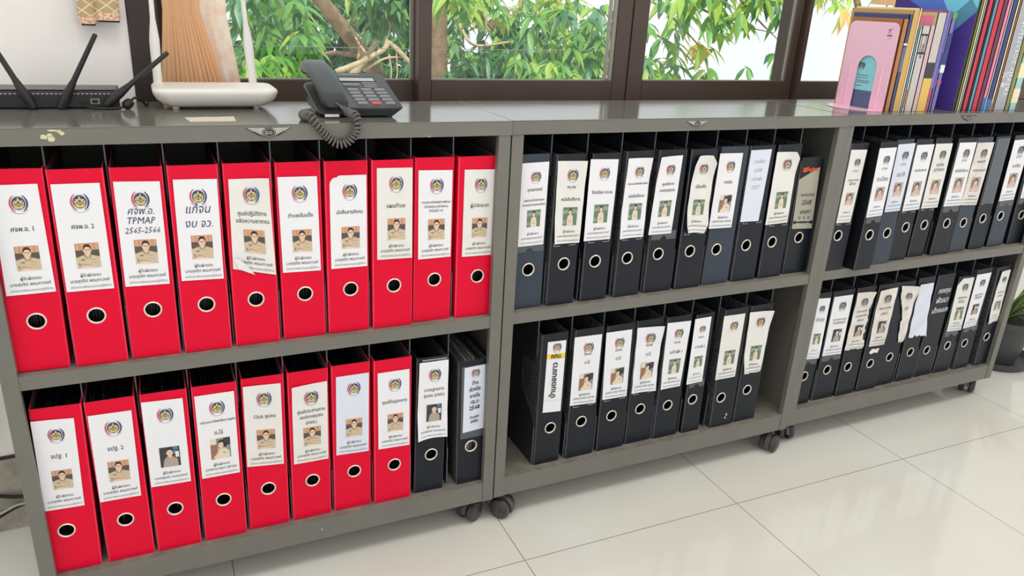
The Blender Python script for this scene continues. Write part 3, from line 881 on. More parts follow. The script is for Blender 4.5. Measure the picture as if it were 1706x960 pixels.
class Label:
    """a paper sheet on a spine: bilinear over its corners, bulging forward by bump(u, v)"""
    def __init__(s, lx, lz, bump=None, trim=None):
        s.lx, s.lz, s.b, s.trim = lx, lz, bump, trim
        s.w = ((lx[1] - lx[0]) + (lx[2] - lx[3])) / 2
        s.h = ((lz[0] - lz[3]) + (lz[1] - lz[2])) / 2
    def P(s, u, v, off=0.0):
        q = lambda a: (a[0] * (1 - u) + a[1] * u) * (1 - v) + (a[3] * (1 - u) + a[2] * u) * v
        y = -0.0012 - off - (s.b(u, v) if s.b else 0.0)
        return (q(s.lx), y, q(s.lz))
    def sheet(s, m, nu=16, nv=32):
        b = MB(); vs = []; fs = []
        for j in range(nv + 1):
            for i in range(nu + 1):
                u, v = i / nu, j / nv
                if s.trim:
                    u, v = s.trim(u, v)
                vs.append(s.P(u, v))
        for j in range(nv):
            for i in range(nu):
                a = j * (nu + 1) + i
                fs.append((a, a + 1, a + nu + 2, a + nu + 1))
        b.add(vs, fs, m)
        return b
    def put(s, b, polys, uc, vc, size, off=0.00016, sx=1.0):
        """polys in units of size metres around (uc, vc)"""
        boxes = []
        ex = max(max(abs(q[0]) for q in p) for m, p in polys) * size * sx / s.w
        ey = max(max(abs(q[1]) for q in p) for m, p in polys) * size / s.h
        bf = s.b or (lambda u, v: 0.0)
        b0 = bf(uc, vc); gu = (bf(uc + ex, vc) - bf(uc - ex, vc)) / (2 * ex); gv = (bf(uc, vc + ey) - bf(uc, vc - ey)) / (2 * ey)
        dev = max(bf(uc + a * ex / 4, vc + c_ * ey / 4) - (b0 + gu * a * ex / 4 + gv * c_ * ey / 4) for a in range(-4, 5) for c_ in range(-4, 5))
        for m, p in polys:
            x0, x1 = min(q[0] for q in p), max(q[0] for q in p); y0, y1 = min(q[1] for q in p), max(q[1] for q in p)
            lv = 0
            for (a0, a1, c0, c1, l) in boxes:
                if x0 < a1 - 1e-6 and x1 > a0 + 1e-6 and y0 < c1 - 1e-6 and y1 > c0 + 1e-6:
                    lv = max(lv, l + 1)
            boxes.append((x0, x1, y0, y1, lv))
            vs = []
            for x, y in p:
                du, dv = x * size * sx / s.w, -y * size / s.h
                q = s.P(uc + du, vc + dv, 0.0)
                vs.append((q[0], -0.0012 - off - 0.00005 * lv - (b0 + gu * du + gv * dv + dev), q[2]))
            b.add(vs, [tuple(range(len(vs)))], m)
    def text(s, b, body, uc, vb, wf, m, shear=0.0, hmax=0.30, bold=0.004, rot=False, off=0.0005):
        vs, fs, w = text2d(body, shear, bold)
        if not vs:
            return
        k = wf * s.w / w
        k = min(k, hmax * s.w)
        if rot:
            k = wf * s.h / w
            b.add([s.P(uc - (y - .35) * k / s.w, vb - x * k / s.h, 0.0011) for x, y in vs], fs, m)
        else:
            b.add([s.P(uc + x * k / s.w, vb - y * k * 1.18 / s.h, off) for x, y in vs], fs, m)

def spine_cover(par, w, h, ringx, ringz, mo, mside, medge, depth=0.254):
    b = MB()
    t, c = 0.0024, 0.0022
    po = [(-w / 2, depth), (-w / 2, c), (-w / 2 + c, 0), (w / 2 - c, 0), (w / 2, c), (w / 2, depth)]
    pi_ = [(-w / 2 + t, depth), (-w / 2 + t, c + 0.0008), (-w / 2 + c + 0.0008, t), (w / 2 - c - 0.0008, t), (w / 2 - t, c + 0.0008), (w / 2 - t, depth)]
    z0 = 0.0006
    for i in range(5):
        m = medge if i in (1, 3) else mside  # chamfers take the edge colour as a painted seam highlight
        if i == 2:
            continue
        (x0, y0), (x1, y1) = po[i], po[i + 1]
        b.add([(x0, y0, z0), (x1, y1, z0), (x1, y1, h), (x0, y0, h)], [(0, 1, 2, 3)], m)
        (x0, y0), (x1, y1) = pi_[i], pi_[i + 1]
        b.add([(x0, y0, z0), (x1, y1, z0), (x1, y1, h), (x0, y0, h)], [(3, 2, 1, 0)], 'lining')
    # the spine board with its finger hole
    R, n = 0.0134, 32
    for pr, m in ((po, mo), (pi_, 'lining')):
        xa, xb, y = pr[2][0], pr[3][0], pr[2][1]
        cor = [math.atan2(zz - ringz, xx - ringx) for xx in (xa, xb) for zz in (z0, h)]
        ang = sorted([2 * pi * k / n - pi for k in range(n)] + cor)
        ci = []; oi = []
        for a in ang:
            ca, sa = math.cos(a), math.sin(a)
            ci.append((ringx + R * ca, y, ringz + R * sa))
            ts = []
            if abs(ca) > 1e-9:
                ts.append(((xb if ca > 0 else xa) - ringx) / ca)
            if abs(sa) > 1e-9:
                ts.append(((h if sa > 0 else z0) - ringz) / sa)
            k = min(ts)
            oi.append((ringx + k * ca, y, ringz + k * sa))
        k = len(ang)
        b.add(ci + oi, [(i, (i + 1) % k, k + (i + 1) % k, k + i) for i in range(k)], m)
    for zz in (z0, h):
        for i in range(5):
            q = [po[i], po[i + 1], pi_[i + 1], pi_[i]]
            b.add([(x, y, zz) for x, y in q], [(0, 1, 2, 3)], medge)
    for i in (0, 5):
        q = [po[i], pi_[i]]
        b.add([(q[0][0], q[0][1], z0), (q[1][0], q[1][1], z0), (q[1][0], q[1][1], h), (q[0][0], q[0][1], h)], [(0, 1, 2, 3)], medge)
    o = b.build('cover', par, recalc=False)
    r = MB()
    prof = [(0.0122, 0.0022), (0.0122, -0.0004), (0.0128, -0.0011), (0.0140, -0.0012), (0.0149, -0.0006), (0.0151, 0.0), (0.0134, 0.0004), (0.0134, 0.0022)]
    r.lathe(prof, 'nickel', 32, 'y', (ringx, 0, ringz), closed=True)
    r.build('finger_ring', par, smooth=True)
    return o

def paper_stack(par, w, h, fill, rnd):
    if fill == 'empty':
        return
    b = MB()
    n = 15
    x0, x1 = -w / 2 + 0.0045, w / 2 - 0.0045
    m = 'sheet_grey' if fill == 'grey' else 'sheet_dark'
    for i in range(n):
        xa = x0 + (x1 - x0) * i / n; xb = xa + (x1 - x0) / n * rnd.uniform(0.55, 0.85)
        if fill == 'low':
            hh = h - rnd.uniform(0.055, 0.062); yf = 0.02
        else:
            hh = h - (0.012 if fill == 'high' else 0.02) + rnd.uniform(-0.012, 0.010 if fill != 'grey' else 0.018); yf = 0.012 + rnd.uniform(0, 0.02)
        tl = rnd.uniform(-0.006, 0.006)
        b.prism([(yf, 0.004), (0.244, 0.004), (0.244, hh + tl), (yf, hh - tl)], xb - xa, 'x', xa, m)
    b.build('paper_stack', par)

def pocket(par, L, w, vend, rnd):
    """clear pocket over the label's foot with a thumb notch"""
    b = MB()
    zt_ = L.P(0.5, 1.0)[2] + 0.006
    zb = zt_ - 0.020 - vend
    xa, xb = -w / 2 + 0.0045, w / 2 - 0.0045
    xc = (xa + xb) / 2
    top = [(xa, zt_), (xa, zb), (xc - 0.012, zb)] + [(xc + 0.0085 * math.cos(math.radians(180 - 22.5 * i)), zb + 0.0085 * math.sin(math.radians(22.5 * i))) for i in range(9)] + [(xc + 0.012, zb), (xb, zb), (xb, zt_)]
    b.prism(top, 0.0005, 'y', -0.0006, 'pocket')
    o = b.build('label_pocket', par); o['label'] = 'clear plastic pocket with thumb notch'

def corner_marks(par, L, w, rnd):
    b = MB()
    z = L.P(0.5, 1.0)[2] - 0.006
    for sg in (-1, 1):
        x = sg * w * 0.27
        b.box(x - 0.008, x + 0.008, -0.0004, 0.0, z, z + 0.0012, 'pocket_edge')
        b.box(x + sg * 0.007 - 0.0006, x + sg * 0.007 + 0.0006, -0.0004, 0.0, z, z + 0.005, 'pocket_edge')
    b.build('label_holder_corners', par)

def curl(tl=0, tr=0, br=0, bl=0, wave=0.0, side=0.0, seed=0):
    def f(u, v):
        y = tl * max(0, 1 - u * 1.6 - v * 2.6) ** 1.6 + tr * max(0, 1 - (1 - u) * 1.6 - v * 2.6) ** 1.6
        y += br * max(0, 1 - (1 - u) * 1.6 - (1 - v) * 2.6) ** 1.6 + bl * max(0, 1 - u * 1.6 - (1 - v) * 2.6) ** 1.6
        y += wave * (1 + math.sin(u * 5.1 + v * 7.3 + seed) * math.sin(v * 11 + u * 2.2 + seed * 2)) * 0.5
        y += side * ((2 * u - 1) ** 4)
        return y
    return f

def torn(seed, left=0.0, right=0.0, bottom=0.0, fn=None):
    rn = random.Random(seed)
    a = [rn.random() for _ in range(24)]
    def f(u, v):
        k = int(v * 16) % 24; kk = int(u * 8 + 7) % 24
        l = left * a[k] * (0.3 + v); r = right * a[(k + 5) % 24] * (0.3 + v); bt = bottom * a[kk]
        u2 = l + u * (1 - l - r)
        if fn:
            return fn(u2, v * (1 - bt))
        return (u2, v * (1 - bt))
    return f

# what each label shows: t = lines (text, v, width); ph = photo; e = emblem (False coloured, True grey, None absent)
def S(d, *t, ph='A', e=False, **k):
    return dict(d=d, t=list(t), ph=ph, e=e, **k)

SPECS = {
'U1': [
 S('red file labelled ศจพ.อ. 1, leftmost on the upper shelf of red files', ('ศจพ.อ. 1', .415, .47)),
 S('red file labelled ศจพ.อ. 2, upper shelf, under the black router', ('ศจพ.อ. 2', .410, .47)),
 S('red file with TPMAP 2565-2566 handwritten in blue pen on its label', ('ศจพ.อ.', .305, .58), ('TPMAP', .395, .62), ('2565-2566', .485, .78), pen=1),
 S('red file with two handwritten Thai lines and no numbers on its label', ('แก้จน', .325, .58), ('งบ จว.', .465, .62), pen=1),
 S('red file whose label has its lower left corner curled up', ('ศูนย์ปฏิบัติการ', .385, .70), ('ขจัดความยากจน', .465, .80), bump=curl(tr=.006, br=.001, wave=.0012), fold=1, m='paper_warm'),
 S('red file labelled ตำบลเข้มแข็ง, upper shelf under the desk phone', ('ตำบลเข้มแข็ง', .415, .64), bump=curl(wave=.0006)),
 S('red file labelled นักสื่อสารสังคม, its label notched at the top left', ('นักสื่อสารสังคม', .405, .72), chip=1),
 S('red file labelled แผนตำบล, third from the right on the upper red shelf', ('แผนตำบล', .425, .52), m='paper_warm'),
 S('red file with three small printed title lines, second from right on its shelf', ('งานประชาสัมพันธ์การพัฒนา', .365, .86), ('เว็บไซต์/ระบบสำนักงาน', .415, .70), ('อัตโนมัติ OA', .462, .42)),
 S('red file labelled ผู้นำจิตอาสา, rightmost on the upper shelf of red files', ('ผู้นำจิตอาสา', .425, .60), m='paper_warm'),
],
'L1': [
 S('red file labelled จปฐ. 1, leftmost on the lower shelf', ('จปฐ. 1', .42, .38), fill='high', bump=curl(tl=.002)),
 S('red file labelled จปฐ. 2, second from the left on the lower shelf', ('จปฐ. 2', .42, .38), fill='high'),
 S('red file whose label shows a man before a dark background and no title', ph='B', fill='high'),
 S('red file whose label shows a dark-haired woman, under a small title line and ต.ไร่', ('กลุ่มออมทรัพย์เพื่อการผลิต', .335, .90), ('ต.ไร่', .485, .22), ph='C', fill='high'),
 S('red file labelled Click ชุมชน on the lower shelf', ('Click ชุมชน', .40, .60), fill='dark', m='paper_warm', bump=curl(tl=.002, wave=.0006)),
 S('red file labelled ศูนย์ประสานงาน องค์การชุมชน with a bracketed third line', ('ศูนย์ประสานงาน', .352, .78), ('องค์การชุมชน', .425, .66), ('(ศอช.)', .50, .32), fill='dark', m='paper_warm', bump=curl(tl=.004, wave=.0006)),
 S('lower-shelf red file with portrait but no title, left of the ศูนย์ข้อมูลกลาง file', m='paper_blue', fill='low'),
 S('red file labelled ศูนย์ข้อมูลกลาง, rightmost red file on the lower shelf', ('ศูนย์ข้อมูลกลาง', .405, .78), fill='low'),
 S('black file with a loose white label มาตรฐานงาน, right of the last lower red file', ('มาตรฐานงาน', .375, .66), ('ชุมชน (มชช.)', .45, .70), ph='B', black=1, bump=curl(bl=.012, tl=.001, br=.006, wave=.002), fill='low', plastic=1),
 S('black file stuffed with grey papers, its narrow label reading GLO 2568', ('บ้าน', .275, .30), ('ห่วงใย', .375, .52), ('จากใจ', .475, .48), ('GLO', .57, .42), ('2568', .665, .50), ('บ้านผักขี้', .80, .42), ('สุจริต', .87, .36), ph=None, black=1, fill='grey', m='paper_blue', es=.40, ev=.10, bold=1, plastic=2),
],
'U2': [
 S('blue-grey file labelled ยุทธศาสตร์, leftmost on the middle cabinet upper shelf', ('ยุทธศาสตร์', .335, .56), ('แผนงานโครงการและ', .455, .78), ('กิจกรรมตามยุทธศาสตร์', .51, .86), ph='D', bg=1, pk=1),
 S('black file labelled กข.คจ. หนังสือสั่งการ, second from left in the middle cabinet upper shelf', ('กข.คจ.', .325, .32), ('หนังสือสั่งการ', .475, .68), ph='D', bump=curl(bl=.005, tr=.004, wave=.0014), cm=1, m='paper_warm'),
 S('black file labelled ร้องเรียน กข.คจ., third from left in the middle cabinet', ('ร้องเรียน กข.คจ.', .415, .76), ph='D', cm=1),
 S('black file whose loose label has folded top right corner, fourth in the middle upper shelf', ('กลุ่มออมทรัพย์เพื่อการผลิต', .325, .86), ('หนังสือสั่งการ', .485, .66), ph='D', bump=curl(tr=.008, bl=.008, wave=.0014), cm=1),
 S('black file labelled ศูนย์จัดการ กองทุนชุมชน with a shiny clear pocket below', ('ศูนย์จัดการ', .365, .52), ('กองทุนชุมชน', .445, .66), ph='D', pk=1, bump=curl(tl=.006, wave=.0008)),
 S('black file whose warped cream label curls at all edges, middle upper shelf', ('เบ็ดเตล็ด', .415, .50), ph='D', bump=curl(tl=.010, tr=.012, bl=.012, br=.012, wave=.002, side=.004), cm=1, m='paper_warm', cutc=1),
 S('grey-black file labelled การเงิน with a woman against a brown background', ('การเงิน', .395, .36), ph='C', bg=1),
 S('black file with a plain sheet of faint handwriting in place of a printed label', ('ทะเบียน', .18, .50), ('ม.อช', .30, .38), ('ต.ข้าวฝั่ง', .42, .50), ('2557', .54, .40), ph=None, e=None, penf=1, m='paper_blue', cm=1),
 S('black file with emblem and green portrait but no title, beside the orange-branded file', ph='D', bump=curl(tr=.012, wave=.001), cm=1, m='paper_warm', cutc=2),
 S('short black file with orange maker name on beige label, rightmost on its shelf', ph=None, e=None, eleph=1),
],
'L2': [
 S('black file with a yellow กทบ. band and vertical Thai title', ('กทบ.', .215, .62), ph=None, e=False, kt=1),
 S('black file labelled กข.คจ. ต.ไร่ right beside the yellow-banded file', ('กข.คจ.', .275, .28), ('ต.ไร่', .40, .20), ph='C', cm=1),
 S('black file labelled กข.คจ. ต.ไร่ with torn plastic below, third on its shelf', ('กข.คจ.', .29, .28), ('ต.ไร่', .42, .20), ph='C', cm=1),
 S('black file labelled กข.คจ. ต.ไร่ with a rippled label, fourth on its shelf', ('กข.คจ.', .29, .28), ('ต.ไร่', .435, .20), ph='C', cm=1, bump=curl(tr=.006, br=.008, wave=.0025)),
 S('black file labelled ต.ข้าวฝั่ง 1, left of the narrow file', ('กข.คจ.', .315, .30), ('ต.ข้าวฝั่ง 1', .465, .56), ph='D', bump=curl(bl=.003, wave=.0008)),
 S('narrow black file labelled ต.ข้าวฝั่ง 2 with a clear pocket', ('กข.คจ.', .30, .34), ('ต.ข้าวฝั่ง 2', .45, .62), ph='D', pk=1),
 S('black file with untitled label and a white scuff at its foot, lower middle shelf', ph='D', m='paper_warm', scuff=1),
 S('black file with untitled torn-bottomed label, rightmost on the lower middle shelf', ph='D', bump=curl(tr=.008, bl=.012, wave=.0015), m='paper_warm', torn=torn(4, bottom=.03)),
],
'U3': [
 S('black file with the lowest-hung label, leftmost on the right cabinet upper shelf', ('OTOP', .30, .34), ('ภูมิปัญญาท้องถิ่น', .42, .72), ('ผ้าทอ', .475, .40), ph='E', e=True, m='paper_warm', cm=1, g=1),
 S('black file standing forward of its row in the right cabinet', ('OTOP', .315, .34), ('ทะเบียน', .475, .66), ph='E', e=True, pk=1, bg=2, g=1),
 S('blue-grey file labelled ประวัติ in larger letters, right cabinet upper shelf', ('OTOP', .315, .34), ('ประวัติ', .475, .50), ph='E', e=True, bg=1, m='paper_blue', g=1),
 S('black file fourth from the left on the right cabinet upper shelf', ('ส่งเสริมสุขภาพ', .40, .70), ph='E', e=True, cm=1, g=1),
 S('black file fifth from the left on the right cabinet upper shelf, two title lines', ('หนังสือ', .345, .44), ('ภูมิปัญญา', .42, .64), ph='E', e=True, cm=1, g=1, m='paper_warm'),
 S('dark grey file with clear pocket labelled หนังสือสั่งการ, sixth on the right upper shelf', ('OTOP', .30, .30), ('หนังสือสั่งการ', .46, .78), ph='E', e=True, pk=1, bg=2, g=1),
 S('blue-grey file with brown stain along its label, right cabinet upper shelf', ('แผนธุรกิจ', .315, .48), ('การตลาดชุมชน', .455, .76), ph='E', e=True, bg=1, m='paper_stain', g=1),
 S('dark grey file with an empty label pocket and no paper', ph=None, e=None, bare=1, bg=2),
 S('blue-grey file right of the file without a label, right cabinet upper shelf', ('OTOP', .30, .34), ('ทะเบียน', .45, .50), ph='E', e=True, pk=1, bg=1, g=1),
 S('black file at the right end of the right cabinet upper shelf', ph='E', e=True, pk=1, g=1),
],
'L3': [
 S('black file half hidden by the post, leftmost on the right cabinet lower shelf', ('ประชุม', .37, .6), ph='D', e=True, g=1, pk=1),
 S('black file second from left on the right cabinet lower shelf, clear pocket below', ('รายงานสถานการณ์', .405, .72), ('งานกองทุนฯ', .465, .66), ph='B', e=True, pk=1, g=1),
 S('black file whose label is ragged along its right edge, right cabinet lower shelf', ('โครงการหมู่บ้าน', .34, .66), ('เศรษฐกิจพอเพียง', .42, .70), ('ต้นแบบ', .50, .40), ph='B', e=True, m='paper_stain', torn=torn(1, right=.10, bottom=.02), bump=curl(tr=.012, br=.008, wave=.003), g=1),
 S('black file with a white paper tear just above its ring', ('พระราชทาน', .35, .66), ('ครั้งที่ 2', .45, .40), ph='B', e=True, m='paper_stain', bump=curl(tl=.006, wave=.002), tear=1, g=1),
 S('black file whose half torn stained label leaves only a strip', ('สรุป', .40, .30), ph=None, e=True, m='paper_stain', torn=torn(2, left=.1, bottom=.05, fn=lambda u, v: (u + (1 - u) * (0.45 * max(0, min(1, (v - .18) / .5))) * (1 if v < .6 else 0.62), v)), bump=curl(tr=.012, bl=.014, wave=.004), g=1),
 S('black file with a blank white sheet hanging over its spine', ph=None, e=None, m='paper_blue', torn=torn(3, bottom=.05), bump=curl(tl=.004, br=.010, wave=.003)),
 S('dark grey file with white handwritten letters straight on its spine', ph=None, e=None, chalk=1, bare=2, bg=2),
 S('black file right of the white-lettered file, its label cut at the top left', ('หนังสือสั่งการ', .38, .60), ('กทบ.', .465, .42), ph='D', e=True, pk=1, bg=0, g=1, m='paper_warm', chip=2),
 S('black file second from the right on the right cabinet lower shelf', ('สรุปผลโครงการ', .40, .62), ('เงินทุนฯ', .46, .50), ph='B', e=True, pk=1, g=1),
 S('black file at the right end of the lower shelf, nearest the plant pot', ('รายงานผลงาน', .42, .66), ('ประจำปี', .49, .40), ph='D', e=True, bump=curl(tl=.003, bl=.006, wave=.001), m='paper_warm', torn=torn(6, left=.03, right=.03, bottom=.02), g=1),
],
}

def make_file(row, i, data, sp):
    x, lean, y, w, h, rx, rz, lx, lz = data
    c = int(row[1]) - 1
    zs = (ZM1 if row[0] == 'U' else ZB1) + 0.0006 + abs(lean) / h * w * 0.5
    rnd = random.Random(hash((ord(row[0]), c, i)) & 0xffff)
    red = c == 0 and not sp.get('black')
    grp = ('red lever arch files on the ' if red else 'black lever arch files on the ') + ('upper shelves' if row[0] == 'U' else 'lower shelves')
    t = thing('lever_arch_file', cabpt(c, x, y, zs), CAB[c][1], sp['d'], 'file binder', grp)
    t.rotation_euler = (0, math.atan2(lean, h), CAB[c][1])
    b_ = sp.get('bg', 0)
    if red:
        spine_cover(t, w, h, rx, rz, 'red', 'red', 'red_edge')
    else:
        spine_cover(t, w, h, rx, rz, {0: 'black', 1: 'black_sheen', 2: 'black_sheen' if False else 'black'}[b_] if b_ != 1 else 'black_sheen', 'marble' if (c < 2 and i % 3 != 2) or (row, i) in (('L3', 9), ('L3', 8)) else 'blackside', 'black_edge')
    paper_stack(t, w, h, sp.get('fill', 'low' if red else 'empty'), rnd)
    # ---- paper
    L = Label(lx, lz, sp.get('bump') or (curl(wave=.0004, seed=i) if True else None), sp.get('torn'))
    if sp.get('chip'):
        k = sp['chip']
        L.trim = (lambda u, v: (max(u, 0.13 * max(0, 1 - v * 14)) if k == 1 else max(u, 0.28 * max(0, 1 - v * 9)), v + (0.02 if k == 1 and v == 0 and u < .2 else 0)))
    if sp.get('cutc'):
        k = sp['cutc']
        def cut(u, v):
            lo = 0.22 * max(0, 1 - v * 8) if k == 1 else 0
            hi = 0.16 * max(0, 1 - v * 12)
            lb = 0.16 * max(0, 1 - (1 - v) * 9) if k == 1 else 0
            hb = 0.12 * max(0, 1 - (1 - v) * 9) if k == 1 else 0
            return (max(lo, lb) + u * (1 - max(lo, lb) - max(hi, hb)), v)
        L.trim = cut
    if sp.get('bare') != 1 and sp.get('bare') != 2:
        lab = L.sheet('beige_label' if sp.get('eleph') else sp.get('m', 'paper')).build('label_sheet', t, smooth='all', recalc=False)
    elif sp['bare'] == 1:
        b = MB()
        xa, xb = -w / 2 + 0.006, w / 2 - 0.006
        for a0, a1, z0, z1 in ((xa, xa + 0.0009, 0.14, h - 0.006), (xb - 0.0009, xb, 0.14, h - 0.006), (xa, xa + 0.008, 0.14, 0.141), (xb - 0.008, xb, 0.14, 0.141)):
            b.box(a0, a1, -0.0005, 0, z0, z1, 'pocket_edge')
        b.box(xa, xb, -0.0003, 0, 0.141, h - 0.006, 'pocket')
        o = b.build('label_pocket', t); o['label'] = 'empty clear label pocket'
        lab = None
    else:
        lab = None
    if sp.get('fold'):
        b = MB()
        p = [L.P(0.0, .875), L.P(.13, .99), L.P(.50, 1.03), L.P(.33, .93), L.P(.12, .86)]
        p = [(a, -0.0026 - (0.004 if k in (3, 4) else 0.001), z) for k, (a, _, z) in enumerate(p)]
        b.add(p, [(0, 1, 2, 3, 4)], 'paper')
        b.build('curled_corner', lab, recalc=False)
    ink = 'ink_grey' if sp.get('g') else 'ink'
    if lab:
        if sp['e'] is not None:
            b = MB()
            uc = 0.54 if not sp.get('kt') else 0.52
            es = sp.get('es', .40) * (0.92 if c else 1)
            if sp.get('kt'):
                es = .46
            L.put(b, [(m_, [(x_, y_ * 1.1) for x_, y_ in p_]) for m_, p_ in EMBLEM[bool(sp['e'])]], uc, sp.get('ev', .165 if not sp.get('kt') else .08), es * L.w / 2)
            b.build('emblem', lab, recalc=False)
        if sp['ph']:
            b = MB()
            sz = 0.50 * L.w if sp['ph'] in 'AB' else 0.52 * L.w
            if c and sp['ph'] in 'AB':
                sz = 0.46 * L.w
            vc = .665 if sp['ph'] in 'AB' else (.66 if c == 0 else .665)
            tall = 1.24 if c == 0 else 1.16
            polys = [(m, [(px - .5, (py - .5) * tall) for px, py in p]) for m, p in PORTRAITS[sp['ph']]]
            L.put(b, polys, .545, vc, sz)
            b.build('portrait_photo', lab, recalc=False)
        b = MB()
        if sp.get('kt'):
            L.put(b, [('yellow', rect(-.55, .55, -.14, .14))], .50, .205, L.w * 0.9, off=0.00014)
            L.text(b, 'กทบ.', .52, .232, .62, 'ink', bold=.03, off=.0014)
            L.text(b, 'บ้านดอนขาว', .46, .54, .50, 'ink', rot=True, bold=.03)
            L.put(b, [('ink_light', rect(-.5, .5, -.006, .006))], .5, .83, L.w)
        elif sp.get('eleph'):
            L.put(b, [('black', [(-.5, .62), (.5, .62), (.5, .22), (-.5, -.22)])], .5, .16, L.w * 0.99, off=0.00014)
            L.text(b, 'Elephant', .60, .125, .62, 'orange_print', bold=.03, off=.0014)
            L.put(b, [('orange_print', rect(-.5, .5, -.5, .5)), ('black', rect(-.3, .3, -.3, .3)), ('orange_print', rect(-.12, .3, -.5, .1))], .20, .105, L.w * 0.16, off=.0012)
            for q, (tx, v, wd) in enumerate((('งบประมาณ', .50, .66), ('2568', .63, .48), ('บุญสุดา', .76, .52))):
                L.text(b, tx, .54, v, wd, 'pen_black', shear=.2, off=.0014)
            L.put(b, [('ink', rect(-.5, .5, -.03, .03)), ('black', rect(-.5, -.36, -.06, .06)), ('black', rect(.36, .5, -.06, .06))], .5, .90, L.w * .96)
            for q in range(3):
                L.put(b, [('ink_grey', ell(0, 0, .08, .08, 10))], .3 + q * .22, .83, L.w * .8)
            for q in range(9):
                L.put(b, [('ink', rect(-.012, .012, -.05, .05))], .34 + q * .04, .90, L.w)
        else:
            for tx, v, wd in sp['t']:
                if sp.get('pen'):
                    L.text(b, tx, .52, v, wd, 'pen', shear=.25, bold=0.0, hmax=.34)
                elif sp.get('penf'):
                    L.text(b, tx, .50, v, wd, 'pen_faint', shear=.2)
                else:
                    L.text(b, tx, .53, v, wd, ink, bold=.03 if sp.get('bold') else .010, hmax=.28)
            if sp['ph']:
                if b.v:
                    b.build('title_lettering', lab, recalc=False)
                b = MB()
                L.text(b, RESP, .545, .865, .43, ink)
                L.text(b, NAME[sp['ph']], .52, .918, .82, ink)
                L.text(b, POST_T, .53, .972, .86, 'ink_grey', bold=0.002)
        if b.v:
            b.build('caption_lettering' if sp['ph'] else 'title_lettering', lab, recalc=False)
    if sp.get('chalk'):
        L2 = Label([-w / 2, w / 2, w / 2, -w / 2], [h, h, 0, 0])
        b = MB()
        for tx, v, wd in (('กองทุน', .175, .70), ('พัฒนา', .270, .68), ('เด็กชนบท', .365, .92)):
            L2.text(b, tx, .53, v, wd, 'chalk', shear=.15, bold=.018, hmax=.40)
        o = b.build('lettering', t, recalc=False); o['label'] = 'white handwritten lettering'
    if sp.get('pk'):
        pocket(t, L, w, 0.0 if c == 1 else 0.004, rnd)
    if sp.get('cm'):
        corner_marks(t, L, w, rnd)
    if sp.get('plastic') == 1:
        b = MB(); za = L.P(.5, 0)[2]
        b.box(-w / 2 + 0.012, w / 2 - 0.002, -0.0009, -0.0002, za - 0.01, h - 0.004, 'pocket')
        b.box(-w / 2 + 0.012, w / 2 - 0.002, -0.0013, -0.0009, h - 0.006, h - 0.004, 'pocket_edge')
        o = b.build('label_pocket', t); o['label'] = 'clear plastic sleeve'
    if sp.get('plastic') == 2:
        b = MB(); za = L.P(.5, 1)[2]
        b.box(-w / 2 + 0.008, w / 2 - 0.004, -0.0007, -0.0001, za - 0.018, h - 0.012, 'pocket')
        o = b.build('label_pocket', t); o['label'] = 'clear plastic sleeve'
    if sp.get('scuff') or sp.get('tear'):
        b = MB()
        zc = 0.028 if sp.get('scuff') else L.P(.5, 1)[2] - 0.016
        xc = 0.012 if sp.get('scuff') else -0.004
        for q in range(5 if sp.get('scuff') else 3):
            r0 = 0.0024 if sp.get('scuff') else 0.013
            cx, cz = xc + rnd.uniform(-.5, .5) * r0 * 2, zc + rnd.uniform(-1, 1) * (0.008 if sp.get('scuff') else 0.004)
            p = [(cx + math.cos(a) * r0 * rnd.uniform(.5, 1.1), cz + math.sin(a) * r0 * rnd.uniform(.5, 1.0) * .8) for a in [2 * pi * k / 11 for k in range(11)]]
            b.prism(p, 0.0004, 'y', -0.0006 - 0.0004 * q, 'paper_warm')
        o = b.build('paper_tear' if sp.get('tear') else 'scuff_mark', t)
    return t

for row in ('U1', 'L1', 'U2', 'L2', 'U3', 'L3'):
    for i, (dt, sp) in enumerate(zip(FILES[row], SPECS[row])):
        make_file(row, i, dt, sp)

# ================================================================== on the left cabinet
# ---- black router with three antennas in view
zr = ZT + 0.0003
t = thing('router', (0.10, 0.2, zr), 0.0, 'black flat router with three leaning antennas on the left cabinet', 'router', None)
b = MB()
X0, X1, YB, H = -0.115, 0.1245, 0.086, 0.0305
prof = [(0.0, 0.0015), (0.0, H - 0.002), (0.0025, H), (YB - 0.006, H + 0.001), (YB, H - 0.006), (YB, 0.006), (YB - 0.006, 0.0015)]
b.prism(prof, X1 - X0, 'x', X0, 'black_plastic')
b.build('body', t, bevel=0.0015)
b = MB(); b.box(X0 + 0.002, X1 - 0.002, 0.004, YB - 0.008, H + 0.0012, H + 0.0018, 'black_gloss')
b.build('top_cover', t)
b = MB()
for k in range(34):
    x = X0 + 0.005 + k * 0.0068
    b.box(x, x + 0.0042, -0.0004, 0.0, H - 0.0058, H - 0.0040, 'cable_grey')  # pale fill imitates light showing through the slots
o = b.build('vent_slots', t); o['label'] = 'row of vent slots painted pale for light behind'
b = MB()
b.box(0.036, 0.0365, -0.0003, 0, 0.002, 0.008, 'badge_dark')
b.box(0.080, 0.0935, -0.0005, -0.0001, 0.008, 0.017, 'cable_grey')
b.box(0.0815, 0.092, -0.0009, -0.0005, 0.009, 0.016, 'badge_dark')
b.box(0.0625, 0.0725, -0.0005, -0.0001, 0.0035, 0.016, 'badge_dark')
b.build('port', t)
